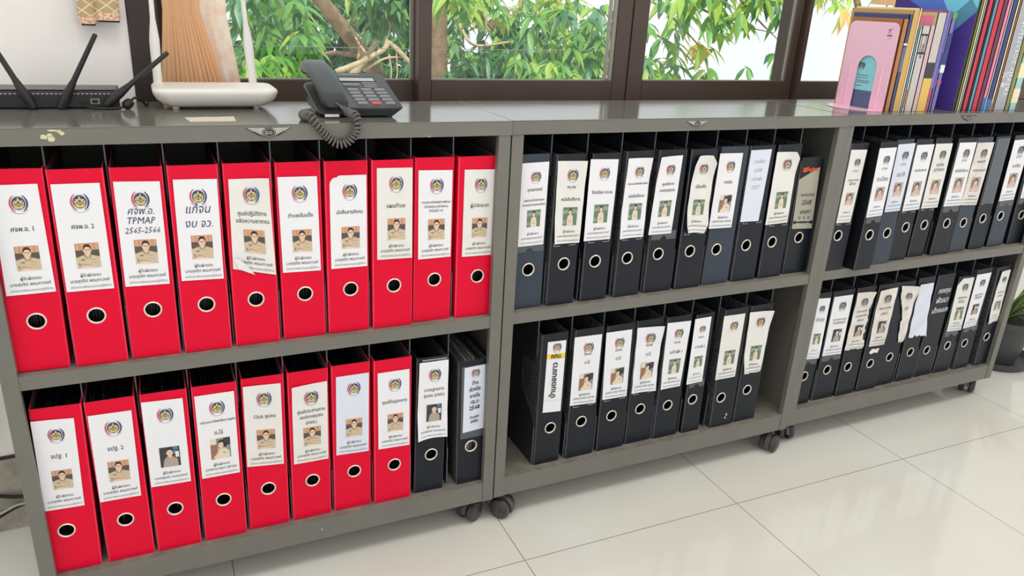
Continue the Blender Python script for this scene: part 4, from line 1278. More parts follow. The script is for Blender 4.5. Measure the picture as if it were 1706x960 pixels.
for hx, hz, tx, tz, ln in ((-0.012, 0.012, -0.39, 0.92, 0.15), (0.038, 0.011, 0.48, 0.877, 0.133), (0.112, 0.014, 0.765, 0.644, 0.133)):
    d = Vector((tx, 0.0, tz)).normalized()
    p0 = Vector((hx, -0.009, hz))
    b = MB()
    pts = [p0 - d * 0.010, p0 + d * 0.001, p0 + d * 0.020, p0 + d * 0.034, p0 + d * 0.044, p0 + d * (ln * 0.7), p0 + d * (ln - 0.003), p0 + d * ln]
    b.tube(pts, [(0.0065, 0.0065), (0.0078, 0.0075), (0.0078, 0.0072), (0.0062, 0.0058), (0.0048, 0.0044), (0.0044, 0.004), (0.0042, 0.0038), (0.0030, 0.0028)], 'black_plastic', 12)
    a = b.build('antenna', t, smooth=True)
    b = MB(); b.lathe([(0.0, -0.0025), (0.005, -0.0025), (0.005, 0.004), (0.0, 0.004)], 'black_plastic', 14, 'y', (hx, -0.0005, max(hz, 0.0085)))
    b.build('hinge', a)
# ---- power lead lying beside it
b = MB()
path = smooth_path([(0.168, 0.196, zr + 0.010), (0.172, 0.188, zr + 0.006), (0.19, 0.182, zr + 0.0028), (0.215, 0.182, zr + 0.0024), (0.232, 0.188, zr + 0.004), (0.241, 0.194, zr + 0.009), (0.247, 0.20, zr + 0.016), (0.254, 0.207, zr + 0.018), (0.262, 0.214, zr + 0.012), (0.268, 0.226, zr + 0.0026), (0.272, 0.262, zr + 0.0022)])
b.tube(path, 0.0021, 'cable_black', 8)
o = b.build('power_cable', smooth=True)
tag(o, 'black power cable with a knotted lump beside the black router', 'cable')
b = MB(); b.lathe([(0.0, -0.008), (0.0065, -0.008), (0.0085, -0.005), (0.0085, 0.004), (0.0065, 0.008), (0.0, 0.008)], 'cable_black', 16, 'x', (0, 0, 0))
k = b.build('cable_knot', o, smooth=True, loc=(0.239, 0.192, zr + 0.0088)); k.rotation_euler = (0, -0.6, 0.5)

# ---- white router
t = thing('router', (0.39, 0.222, zr), 0.0, 'white rounded router with two upright antennas, left of the phone', 'router')
def rr(hx, hy, r, n=7):
    p = []
    for cx, cy, a in ((hx - r, hy - r, 0), (-hx + r, hy - r, 90), (-hx + r, -hy + r, 180), (hx - r, -hy + r, 270)):
        for i in range(n):
            q = math.radians(a + 90 * i / (n - 1))
            p.append((cx + r * math.cos(q), cy + r * math.sin(q)))
    return p
b = MB()
lay = [(0.0042, .080, .038, .02), (0.0055, .086, .044, .022), (0.010, .095, .052, .024), (0.018, .1035, .058, .024), (0.028, .1085, .0615, .022), (0.0335, .1095, .062, .021), (0.037, .1075, .060, .02), (0.0385, .103, .056, .018), (0.0388, .06, .03, .012)]
rings = []
for z, hx, hy, r in lay:
    rings.append([(x, y, z) for x, y in rr(hx, hy, r)])
n = len(rings[0])
vs = [p for q in rings for p in q]
fs = [(j * n + i, j * n + (i + 1) % n, (j + 1) * n + (i + 1) % n, (j + 1) * n + i) for j in range(len(lay) - 1) for i in range(n)]
fs += [tuple(range(n - 1, -1, -1)), tuple(range((len(lay) - 1) * n, len(lay) * n))]
b.add(vs, fs, 'white_plastic')
b.build('body', t, smooth='all')
for x, y in ((-.072, -.030), (.070, -.030), (-.07, .03), (.07, .03)):
    b = MB(); b.lathe([(0, 0), (.0058, 0), (.0064, .0045), (0, .0045)], 'white_plastic', 16, 'z', (x, y, 0))
    b.build('foot', t)
for hx, tipx in ((-0.097, -0.093), (0.077, 0.067)):
    b = MB()
    p = lambda q: (hx + (tipx - hx) * q, 0.05, 0.028 + 0.175 * q)
    b.tube([p(0), p(.2), p(.38), p(.5), p(.58), p(.72), p(.97), p(1.0)], [(.0078, .0056), (.0078, .0056), (.0088, .006), (.0088, .006), (.0074, .0055), (.0046, .0042), (.0042, .004), (.003, .003)], 'white_plastic2', 14, flat=(1, 0, 0))
    b.build('antenna', t, smooth=True)

# ---- desk phone: base, cradle, handset, screen, keys, coiled cord
zp = ZT + 0.0003
t = thing('desk_phone', (0.632, 0.137, zp), math.radians(-1.5), 'charcoal desk phone with handset on the left and one red key', 'telephone')
def face(x, y, o=0.0):
    """point on the sloping face of the phone; x across (m), y from the front edge (m)"""
    k = y / 0.168
    return (x, -0.084 + y - o * 0.28, 0.0185 + 0.047 * k + o * 0.96)
def face_slab(b, x0, x1, y0, y1, o0, o1, m, taper=0.0):
    vs = []
    for o, tp in ((o0, 0.0), (o1, taper)):
        for x, y in ((x0 + tp, y0 + tp), (x1 - tp, y0 + tp), (x1 - tp, y1 - tp), (x0 + tp, y1 - tp)):
            vs.append(face(x, y, o))
    b.add(vs, [(3, 2, 1, 0), (4, 5, 6, 7), (0, 1, 5, 4), (1, 2, 6, 5), (2, 3, 7, 6), (3, 0, 4, 7)], m)
b = MB()
outl = [(-0.034, 0.0), (0.074, 0.0), (0.080, 0.006), (0.080, 0.156), (0.072, 0.168), (-0.034, 0.168)]
bot = [(-0.034, 0.006), (0.058, 0.006), (0.064, 0.014), (0.066, 0.150), (0.060, 0.160), (-0.034, 0.160)]
n = len(outl)
top = [face(x, y) for x, y in outl]; mid = [face(x, y, -0.004) for x, y in outl]
low = [(x, -0.084 + y, 0.0022) for x, y in bot]
vs = top + mid + low
fs = [tuple(range(n)), tuple(range(3 * n - 1, 2 * n - 1, -1))]
for L_ in (0, 1):
    fs += [(L_ * n + i, L_ * n + (i + 1) % n, (L_ + 1) * n + (i + 1) % n, (L_ + 1) * n + i) for i in range(n)]
b.add(vs, fs, 'phone')
b.build('base', t, bevel=0.0022)
# cradle: the lower trough at the left that carries the handset
b = MB()
cr = [(-0.080, 0.012), (-0.072, 0.0), (-0.034, -0.002), (-0.034, 0.168), (-0.074, 0.166), (-0.082, 0.150)]
n = len(cr)
def cz(x, y):
    return 0.011 + 0.040 * (y / 0.168) - (0.004 if x < -0.06 else 0)
top = [(x, -0.084 + y, cz(x, y)) for x, y in cr]
low = [(x + (0.010 if x < -0.05 else 0), -0.084 + min(max(y, 0.008), 0.158), 0.0022) for x, y in cr]
b.add(top + low, [tuple(range(n)), tuple(range(2 * n - 1, n - 1, -1))] + [(i, (i + 1) % n, n + (i + 1) % n, n + i) for i in range(n)], 'phone')
b.build('cradle', t, bevel=0.003)
b = MB()
for x, y in ((-.06, -.07), (.055, -.07), (-.06, .065), (.055, .065)):
    b.lathe([(0, 0), (.006, 0), (.006, .0025), (0, .0025)], 'black_plastic', 12, 'z', (x, y, 0))
b.build('rubber_feet', t)
b = MB(); face_slab(b, -0.020, 0.058, 0.122, 0.147, 0.0, 0.0008, 'black_plastic'); face_slab(b, -0.014, 0.054, 0.1235, 0.138, 0.0008, 0.0012, 'lcd')
o = b.build('screen', t); o['label'] = 'pale screen in a black surround'
b = MB(); face_slab(b, -0.012, 0.030, 0.1565, 0.1590, 0.0, 0.0003, 'cable_grey')
b.build('name_strip', t)
keys = [(-.014, .020, .101, .107, 'phone_key')]
keys += [(.026, .054, .112 - .010 * k, .116 - .010 * k, 'phone_key') for k in range(3)]
for r_ in range(4):
    for c_ in range(3):
        x = -0.010 + c_ * 0.0265 + r_ * 0.0012
        y = 0.076 - r_ * 0.0155
        keys.append((x, x + 0.021, y, y + 0.0085, 'phone_key'))
for c_ in range(3):
    x = -0.004 + c_ * 0.0265
    keys.append((x, x + 0.0195, 0.0145, 0.0225, 'key_red' if c_ == 1 else 'phone_key'))
for x0, x1, y0, y1, m in keys:
    b = MB(); face_slab(b, x0, x1, y0, y1, -0.0004, 0.0026, m, 0.0009)
    o = b.build('key', t)
    if m == 'key_red':
        o['label'] = 'red key'
# handset
b = MB()
secs = [  # y, z of crown, half width, thickness, underside drop
 (-0.084, 0.0335, 0.0185, 0.014), (-0.078, 0.0395, 0.0225, 0.024), (-0.058, 0.0470, 0.0240, 0.026), (-0.036, 0.0555, 0.0240, 0.020), (0.0, 0.0690, 0.0240, 0.015),
 (0.036, 0.0800, 0.0245, 0.017), (0.062, 0.0860, 0.0250, 0.024), (0.086, 0.0895, 0.0250, 0.029), (0.094, 0.0880, 0.0235, 0.026), (0.099, 0.0835, 0.019, 0.016)]
vs = []; NS = 14
for y, zc, hw, th in secs:
    xc = -0.046 + 0.0 * y - 0.012 * (y + 0.084) / 0.18
    for k in range(NS):
        a = 2 * pi * k / NS
        cx = math.copysign(abs(math.cos(a)) ** 0.45, math.cos(a)); sz = math.copysign(abs(math.sin(a)) ** 0.6, math.sin(a))
        vs.append((xc + hw * cx, y, zc - th / 2 + th / 2 * sz))
m_ = len(secs)
fs = [(j * NS + k, j * NS + (k + 1) % NS, (j + 1) * NS + (k + 1) % NS, (j + 1) * NS + k) for j in range(m_ - 1) for k in range(NS)]
fs += [tuple(range(NS - 1, -1, -1)), tuple(range((m_ - 1) * NS, m_ * NS))]
b.add(vs, fs, 'phone')
hs = b.build('handset', t, smooth=True)
b = MB()
b.box(-0.070, -0.044, -0.0935, -0.0930, 0.0035, 0.0085, 'white_plastic2')
b.build('sticker', t)
# coiled cord (part of the phone), hanging over the front of the cabinet top
pl = smooth_path([(-0.048, -0.082, 0.028), (-0.040, -0.098, 0.022), (-0.030, -0.120, 0.0135), (-0.026, -0.143, 0.0135), (-0.024, -0.1535, 0.002), (-0.028, -0.1525, -0.018), (-0.044, -0.1515, -0.033),
                  (-0.062, -0.1515, -0.034), (-0.079, -0.1515, -0.020), (-0.095, -0.1535, -0.001), (-0.104, -0.144, 0.0125), (-0.110, -0.115, 0.0085), (-0.106, -0.085, 0.0085), (-0.088, -0.066, 0.0085), (-0.074, -0.056, 0.009)], 40)
hel = []; ang = 0.0
for i in range(1, len(pl)):
    p = pl[i]; tng = (pl[i] - pl[i - 1]); ds = tng.length
    tng.normalize()
    up = Vector((0, -1, 0.25)); up = (up - tng * up.dot(tng))
    if up.length < 1e-4:
        up = tng.orthogonal()
    up.normalize(); sd = tng.cross(up)
    ang += ds / 0.0066 * 2 * pi
    s_ = i / len(pl)
    r = 0.0064 * min(1.0, max(0.0, (s_ - 0.05) / 0.08), max(0.0, (0.97 - s_) / 0.05))
    hel.append(p + up * (math.cos(ang) * r) + sd * (math.sin(ang) * r))
# resample evenly along the coil
hl = [hel[0]]
for i in range(1, len(hel)):
    seg = hel[i] - hel[i - 1]
    nn = max(1, int(seg.length / 0.0022))
    for k in range(1, nn + 1):
        hl.append(hel[i - 1] + seg * (k / nn))
b = MB(); b.tube(hl, 0.0021, 'cord', 6)
o = b.build('coiled_cord', t, smooth='all'); o['label'] = 'grey coiled handset cord hanging over the cabinet edge'

# ================================================================== curtains and the wall hanging
def curtain(name, s0b, s1b, s0t, s1t, zb, zt_, n, m, amp, label, yb, lean=0.0):
    b = MB(); vs = []; NZ = 14; NU = n * 6
    for j in range(NZ + 1):
        k = j / NZ; z = zb + (zt_ - zb) * k
        for i in range(NU + 1):
            u = i / NU
            kk = min(1.0, k / 0.16)
            a0 = s0b + (s0t - s0b) * kk; a1 = s1b + (s1t - s1b) * kk
            if k > 0.16:
                g = (k - 0.16) / 0.84
                a0 -= 0.05 * g; a1 += 0.10 * g
            s = a0 + (a1 - a0) * u
            ph = u * n * 2 * pi
            d = amp * (0.9 - 0.35 * kk) * (math.sin(ph) + 0.3 * math.sin(2.3 * ph + 1.0 + 2 * k))
            vs.append((s - 1.0 + amp * 0.35 * math.cos(ph), yb + d, z))
    fs = [(j * (NU + 1) + i, j * (NU + 1) + i + 1, (j + 1) * (NU + 1) + i + 1, (j + 1) * (NU + 1) + i) for j in range(NZ) for i in range(NU)]
    b.add(vs, fs, m)
    o = wloc(b.build(name, smooth='all', recalc=False))
    tag(o, label, 'curtain')
    return o
curtain('curtain', 0.296, 0.420, 0.318, 0.376, 0.958, 2.1, 13, 'curtain', 0.0085, 'pleated orange curtain gathered at the left jamb of the window', -0.030)
curtain('sheer_curtain', 0.40, 0.457, 0.366, 0.432, 0.956, 2.1, 3, 'sheer', 0.004, 'pale pink patterned sheer hanging right of the orange pleats', -0.012)
curtain('curtain', 2.33, 2.585, 2.335, 2.58, 1.222, 2.1, 12, 'curtain', 0.007, 'orange curtain edge behind the tallest books at the right', -0.022)

t = thing('wall_hanging', (0.205, 0.372, 1.092), WYAW, 'beige diamond-quilted woven hanging with pink embroidered hem on the white wall', 'wall hanging')
for k, (xa, xb, zb_) in enumerate(((-0.036, -0.006, -0.001), (-0.007, 0.036, 0.006))):
    b = MB(); vs = []; NU, NZ = 12, 12
    for j in range(NZ + 1):
        z = zb_ + 0.012 + (0.22 - zb_) * j / NZ
        for i in range(NU + 1):
            u = i / NU
            taper = 1.0 - 0.10 * j / NZ
            x = (xa + (xb - xa) * u) * taper
            vs.append((x, -0.002 - 0.012 * math.sin(pi * u) ** 0.7, z))
    NN = NU + 1
    fs = [(j * NN + i, j * NN + i + 1, (j + 1) * NN + i + 1, (j + 1) * NN + i) for j in range(NZ) for i in range(NU)]
    bk = [(x, 0.012, z) for x, y, z in vs]
    b.add(vs, fs, 'woven'); b.add(bk, [tuple(reversed(f)) for f in fs], 'woven')
    o = b.build('woven_panel', t, smooth='all', recalc=False)
    b = MB(); vs = []
    for z in (zb_ - 0.001, zb_ + 0.006, zb_ + 0.0125):
        for i in range(NU + 1):
            u = i / NU
            vs.append((xa + (xb - xa) * u, -0.0035 - 0.0125 * math.sin(pi * u) ** 0.7, z))
    fs = [(j * NN + i, j * NN + i + 1, (j + 1) * NN + i + 1, (j + 1) * NN + i) for j in range(2) for i in range(NU)]
    b.add(vs, fs, 'embroidery')
    b.build('embroidered_hem', o, smooth='all', recalc=False)
    b = MB(); b.box(xa + 0.004, xb - 0.002, -0.008, 0.010, zb_ - 0.0045, zb_ - 0.0002, 'badge_dark')
    b.build('dark_backing', o)

# ---- leads by the skirting at the left
def wires(name, pts, r, m, label):
    b = MB(); b.tube(smooth_path(pts), r, m, 7)
    tag(b.build(name, smooth=True), label, 'cable')
wires('floor_cable', [(-0.32, 0.352, 0.126), (-0.16, 0.358, 0.112), (-0.118, 0.3605, 0.100), (-0.07, 0.362, 0.086), (0.0, 0.363, 0.090), (0.10, 0.355, 0.03), (0.16, 0.34, 0.005)], 0.0042, 'cable_black', 'thick black cable along the skirting left of the cabinets')
wires('floor_cable', [(-0.32, 0.33, 0.004), (-0.15, 0.352, 0.034), (-0.112, 0.357, 0.050), (-0.07, 0.3595, 0.066), (0.0, 0.358, 0.070), (0.12, 0.34, 0.004)], 0.0028, 'cable_black', 'thin black cable below the thick one at the skirting')
wires('floor_cable', [(-0.30, 0.325, 0.004), (-0.15, 0.350, 0.048), (-0.11, 0.353, 0.060), (-0.07, 0.3545, 0.072), (0.0, 0.352, 0.060), (0.10, 0.335, 0.004)], 0.0028, 'cable_grey', 'pale grey cable between the black cables at the skirting')
wires('hanging_cable', [(-0.075, 0.362, 0.36), (-0.082, 0.366, 0.30), (-0.098, 0.366, 0.24), (-0.125, 0.366, 0.20), (-0.20, 0.34, 0.03)], 0.0022, 'cable_grey', 'thin pale cable hanging down the white wall at far left')

# ================================================================== books, bookend
zb = ZT + 0.0004
for nm, c, r in (('kraft', (176, 120, 74), .7), ('navy', (62, 74, 128), .5), ('ochre', (206, 164, 96), .6), ('creamp', (240, 226, 190), .7), ('lightblue', (150, 190, 214), .5),
                 ('whiteb', (226, 226, 226), .5), ('greyb', (196, 190, 186), .5), ('pinkgrey', (206, 176, 182), .5), ('yellowb', (224, 184, 96), .5), ('violet', (120, 110, 176), .5),
                 ('magenta', (176, 84, 120), .5), ('purple', (72, 54, 138), .35), ('skyblue', (120, 206, 232), .35), ('midblue', (84, 120, 206), .35), ('redb', (198, 28, 58), .35), ('darkb', (52, 48, 58), .4), ('teal', (84, 146, 170), .4),
                 ('plum', (98, 44, 70), .4), ('pinkb', (232, 130, 168), .4), ('navyb', (38, 52, 116), .4), ('blueb', (44, 110, 176), .4), ('olive', (132, 136, 74), .5), ('mint', (160, 206, 200), .5), ('green', (92, 160, 92), .5), ('cyan', (150, 222, 234), .5), ('slateb', (92, 106, 138), .5), ('pages', (232, 226, 212), .8), ('greyt', (168, 170, 178), .5)):
    M['bk_' + nm] = mat('book_' + nm, rgb(*c), r)

t = thing('bookend', (1.9992, 0.13, zb), math.radians(1), 'pink metal bookend with an arched cutout holding up the books', 'bookend')
b = MB()
# upright plate with rounded top corners and an arched window, in the y-z plane
HB, Y0_, Y1_ = 0.218, -0.077, 0.077
out = [(Y0_, 0.0), (Y1_, 0.0), (Y1_, HB - 0.018)] + arc(Y1_ - 0.018, HB - 0.018, 0.018, 0, 90, 5)[1:] + arc(Y0_ + 0.018, HB - 0.018, 0.018, 90, 180, 5)
hole = [(0.030 - 0.003, 0.0), (0.030 - 0.003, 0.104)] + arc(-0.003, 0.104, 0.030, 0, 180, 10)[1:] + [(-0.033, 0.0)]
poly = [(Y1_, 0.0)] + out[2:] + [(Y0_, 0.0)] + [(-0.033, 0.0)] + list(reversed(hole))[1:-1] + [(0.027, 0.0)]
def plate(b, poly, x0, th, m):
    # triangulated with bmesh so that the concave outline fills properly
    bm = bmesh.new()
    vv = [bm.verts.new((x0, y, z)) for y, z in poly]
    f = bm.faces.new(vv)
    r = bmesh.ops.extrude_face_region(bm, geom=[f])
    for e in r['geom']:
        if isinstance(e, bmesh.types.BMVert):
            e.co.x += th
    bmesh.ops.triangulate(bm, faces=[q for q in bm.faces if len(q.verts) > 4])
    bm.verts.index_update()
    b.add([tuple(v.co) for v in bm.verts], [tuple(v.index for v in q.verts) for q in bm.faces], m)
    bm.free()
plate(b, poly, -0.0015, 0.0015, 'bookend')
for yy in (-0.052, 0.048):
    b.tube([(-0.0016, yy, 0.004), (-0.0016, yy, 0.10), (-0.0012, yy, 0.104)], 0.0028, 'bookend', 8)
b.tube([(-0.0016, 0.062, 0.006), (-0.0016, 0.062, 0.200)], 0.0024, 'bookend', 8)
b.build('upright_plate', t)
b = MB()
foot = [(0.0, -0.077), (0.0, 0.077), (-0.012, 0.077)] + [(-0.075 * math.sin(math.radians(a)) - 0.004, 0.077 * math.cos(math.radians(a))) for a in range(15, 166, 15)] + [(-0.012, -0.077)]
b.prism(foot, 0.0012, 'z', 0.0, 'bookend')
b.build('foot_plate', t)
b = MB()
for q in range(5):
    b.box(-0.0019, -0.0017, -0.0595 + q * .0032, -0.0573 + q * .0032, 0.184, 0.188, 'navy_print')
b.box(-0.0019, -0.0017, -0.057, -0.047, 0.1785, 0.1795, 'magenta_dot' if False else 'red_print')
b.add([(-0.0018, -0.052 - x * .01, 0.198 + y * .01) for x, y in [(-.6, .3), (-.2, -.3), (.8, .9), (-.15, .05)]], [(0, 1, 2, 3)], 'navy_print')
b.add([(-0.0018, -0.050 - math.cos(a) * .005, 0.197 + math.sin(a) * .005 * k2) for k2 in (1.0, .7) for a in [2 * pi * q / 14 for q in range(14)]], [(i, (i + 1) % 14, 14 + (i + 1) % 14, 14 + i) for i in range(14)], 'navy_print')
b.build('printed_mark', t, recalc=False)

def levels(polys):
    out = []
    for m, p in polys:
        x0, x1 = min(q[0] for q in p), max(q[0] for q in p); y0, y1 = min(q[1] for q in p), max(q[1] for q in p)
        out.append((x0, x1, y0, y1, max([o[4] + 1 for o in out if x0 < o[1] - 1e-6 and x1 > o[0] + 1e-6 and y0 < o[3] - 1e-6 and y1 > o[2] + 1e-6] + [0])))
    return [o[4] for o in out]
BOOKS = []
def book(x0, x1, h, m, label, y0=0.05, dep=0.21, name='book', cat='book', spine=None, rz=0.0, lean=0.0, soft=False):
    """a book standing with its spine to the room; sub-colours on the spine given as (z0, z1, material)"""
    w = x1 - x0
    t = thing(name, ((x0 + x1) / 2, y0, zb), rz, label, cat, 'books and folders on the right cabinet')
    t.rotation_euler = (0, lean, rz)
    b = MB()
    th = min(0.0018, w * 0.3)
    r = 0.0015 if soft else 0.0
    b.box(-w / 2, -w / 2 + th, r, dep, 0, h, m)
    b.box(w / 2 - th, w / 2, r, dep, 0, h, m)
    b.box(-w / 2, w / 2, 0, th if th > .001 else .001, 0, h, m)
    if spine:
        for z0, z1, mm in spine:
            b.box(-w / 2, w / 2, -0.0003, 0.0, z0, z1, mm)
    b.build('cover', t)
    if w - 2 * th > 0.0008:
        b = MB(); b.box(-w / 2 + th, w / 2 - th, 0.003, dep - 0.004, 0.002, h - 0.003, 'bk_pages')
        b.build('pages', t)
    BOOKS.append(t)
    return t, w
def spine_text(t, w, body, z0, length, m, size=None):
    vs, fs, ww = text2d(body, 0, .02)
    k = length / ww
    if size:
        k = min(k, size)
    b = MB(); b.add([(-(y - .35) * k, -0.0006, z0 + x * k) for x, y in vs], fs, m)
    b.build('lettering', t, recalc=False)

t, w = book(2.0035, 2.0215, 0.228, 'bk_kraft', 'brown kraft folder with a cyan cover sheet, directly behind the pink bookend', name='folder', cat='folder', dep=0.16)
b = MB()
b.box(-w / 2 - 0.0006, -w / 2 - 0.0001, 0.012, 0.15, 0.002, 0.045, 'bk_slateb')
b.box(-w / 2 - 0.0006, -w / 2 - 0.0001, 0.012, 0.15, 0.045, 0.215, 'bk_cyan')
pv = -w / 2 - 0.0009
for lv, (m_, p) in zip(levels(EMBLEM[True]), EMBLEM[True]):
    b.add([(pv - .00002 - .00006 * lv, 0.098 - x * .010, 0.108 + y * .010) for x, y in p], [tuple(range(len(p)))], m_)
for q, (z, l) in enumerate(((.082, .022), (.076, .020), (.068, .026), (.064, .024), (.055, .012))):
    b.box(pv, pv + .0002, 0.105 - l * 1.6, 0.105, z, z + .0018, 'ink_grey')
o = b.build('cover_sheet', t); o['label'] = 'cyan and slate printed cover sheet'
book(2.0218, 2.0340, 0.239, 'bk_navy', 'navy folder between the brown folder and the ochre one', name='folder', cat='folder', dep=0.175, spine=[(.10, .16, 'bk_slateb'), (.165, .17, 'bk_whiteb')])
book(2.0343, 2.0540, 0.250, 'bk_ochre', 'ochre folder rising just behind the navy folder', name='folder', cat='folder', dep=0.195, spine=[(0, .25, 'bk_ochre')])
book(2.0543, 2.0620, 0.255, 'bk_creamp', 'thin cream folder right of the ochre folder', name='folder', cat='folder', dep=0.2)
book(2.0623, 2.0690, 0.205, 'bk_lightblue', 'thin light blue booklet right of the cream folder', dep=0.16)
book(2.0693, 2.0770, 0.208, 'bk_whiteb', 'thin white booklet, small brown picture near the foot of its spine', dep=0.16, spine=[(.01, .05, 'bk_kraft'), (.05, .056, 'bk_magenta')])
t, w = book(2.0775, 2.1060, 0.214, 'bk_greyb', 'grey-white ring file with a framed dark title plate on its spine', name='book', dep=0.16, spine=[(.145, .150, 'bk_darkb'), (.190, .195, 'bk_darkb')])
b = MB(); b.box(-.008, -.0065, -.0006, -.0001, .146, .194, 'bk_darkb'); b.box(.0065, .008, -.0006, -.0001, .146, .194, 'bk_darkb'); b.build('title_plate', t)
spine_text(t, w, 'รายงาน', .152, .034, 'ink', .012)
book(2.1064, 2.1240, 0.216, 'bk_pinkgrey', 'pinkish grey book right of the ring file', dep=0.16)
t, w = book(2.1244, 2.1570, 0.248, 'bk_greyb', 'thick pale book, yellow at the foot, dark band on its spine', dep=0.165, spine=[(.0, .085, 'bk_yellowb'), (.085, .125, 'bk_darkb')])
b = MB(); b.box(-w / 2 - .0003, -w / 2, .005, .16, .20, .244, 'bk_yellowb'); b.box(-w / 2 - .0004, -w / 2, .01, .08, .205, .24, 'bk_pinkb'); b.box(-w / 2 - .0004, -w / 2, .09, .15, .205, .235, 'bk_green'); b.build('cover_picture', t)
book(2.1574, 2.1700, 0.254, 'bk_magenta', 'magenta and violet booklet right of the thick pale book', dep=0.165, spine=[(.06, .254, 'bk_violet')])
book(2.1704, 2.1790, 0.252, 'bk_violet', 'violet booklet right of the magenta one', dep=0.165, spine=[(.11, .15, 'bk_navyb')])
book(2.1794, 2.1960, 0.250, 'bk_violet', 'violet booklet with a green top and dark blocks down its spine', dep=0.165, spine=[(.236, .25, 'bk_green'), (.12, .20, 'bk_navyb'), (.10, .12, 'bk_whiteb'), (.07, .08, 'bk_magenta')])
# the tall purple folder, its cover turned to the room
t = thing('folder', (2.274, 0.052, zb), math.radians(17), 'tall purple folder with sky-blue geometric shapes, turned a little towards the room', 'folder', 'books and folders on the right cabinet')
b = MB(); b.box(-0.004, 0.0, 0.0, 0.215, 0.0, 0.315, 'bk_purple'); b.build('cover', t, bevel=.0006)
b = MB()
b.add([(-0.0044, y, z) for y, z in ((0.0, .315), (0.0, .255), (0.045, .205), (0.215, .30), (0.215, .315))], [(0, 1, 2, 3, 4)], 'bk_midblue')
b.add([(-0.0047, y, z) for y, z in ((0.0, .315), (0.0, .262), (0.038, .212), (0.075, .26), (0.110, .315))], [(0, 1, 2, 3, 4)], 'bk_skyblue')
b.add([(-0.0050, y, z) for y, z in ((0.0, .262), (0.038, .212), (0.060, .24), (0.02, .288))], [(0, 1, 2, 3)], 'bk_teal')
for q in range(5):
    for r_ in range(4):
        y, z = .012 + q * .004, .196 + r_ * .004
        b.add([(-0.0048, y, z), (-0.0048, y + .0012, z), (-0.0048, y + .0012, z + .0012), (-0.0048, y, z + .0012)], [(0, 1, 2, 3)], 'bk_violet')
b.build('cover_print', t, recalc=False)
for x0, x1, h, m, lab, kw in (
 (2.2780, 2.2868, .308, 'bk_olive', 'olive edged folder leaning on the tall purple folder', {}),
 (2.2872, 2.2950, .305, 'bk_creamp', 'cream sheaf beside the olive folder', {}),
 (2.2954, 2.3010, .306, 'bk_whiteb', 'thin white folder between the cream sheaf and a red folder', {}),
 (2.3014, 2.3070, .307, 'bk_darkb', 'thin black folder left of the first red folder', {}),
 (2.3074, 2.3250, .310, 'bk_redb', 'first thick red folder in the row, left of a black one', {}),
 (2.3254, 2.3320, .306, 'bk_darkb', 'thin black folder between red and teal', {}),
 (2.3324, 2.3460, .308, 'bk_teal', 'teal folder between the two red folders', {}),
 (2.3464, 2.3680, .312, 'bk_redb', 'second thick red folder, right of the teal one', {}),
 (2.3684, 2.3850, .310, 'bk_plum', 'dark plum folder right of the second red folder', {}),
 (2.3854, 2.3990, .309, 'bk_pinkb', 'pink folder with a blue foot', dict(spine=[(0, .035, 'bk_blueb')])),
 (2.3994, 2.4060, .308, 'bk_whiteb', 'thin white folder right of the pink one', {}),
 (2.4064, 2.4250, .308, 'bk_navyb', 'navy folder with a bright blue foot', dict(spine=[(0, .03, 'bk_blueb')])),
 (2.4254, 2.4340, .300, 'bk_creamp', 'cream folder beside the navy one with the blue foot', dict(spine=[(0, .02, 'bk_kraft')])),
 (2.4344, 2.4420, .300, 'bk_kraft', 'thin brown folder left of the grey catalogue', {}),
):
    book(x0, x1, h, m, lab, dep=0.2 if x0 > 2.32 else 0.15, name='folder', cat='folder', **kw)
t, w = book(2.4424, 2.4900, .302, 'bk_greyt', 'thick grey catalogue with TREND SOLUTIONS lettered up its spine', dep=0.2)
b = MB()
for body, xo, zo, ln in (('TREND SOLUTIONS', .009, .150, .225), ('8% OFF' if False else '8 %', -.012, .085, .045)):
    vs, fs, ww = text2d(body, 0, .01); k = ln / ww
    b.add([(xo - (y - .35) * k, -.0006, zo + x * k) for x, y in vs], fs, 'bk_whiteb')
b.build('lettering', t, recalc=False)
book(2.4904, 2.5100, .300, 'bk_olive', 'olive book right of the grey catalogue', dep=0.2)
book(2.5104, 2.5400, .300, 'bk_mint', 'mint patterned book at the right end of the row', dep=0.2, spine=[(.02, .06, 'bk_creamp'), (.09, .13, 'bk_creamp'), (.16, .2, 'bk_creamp')])

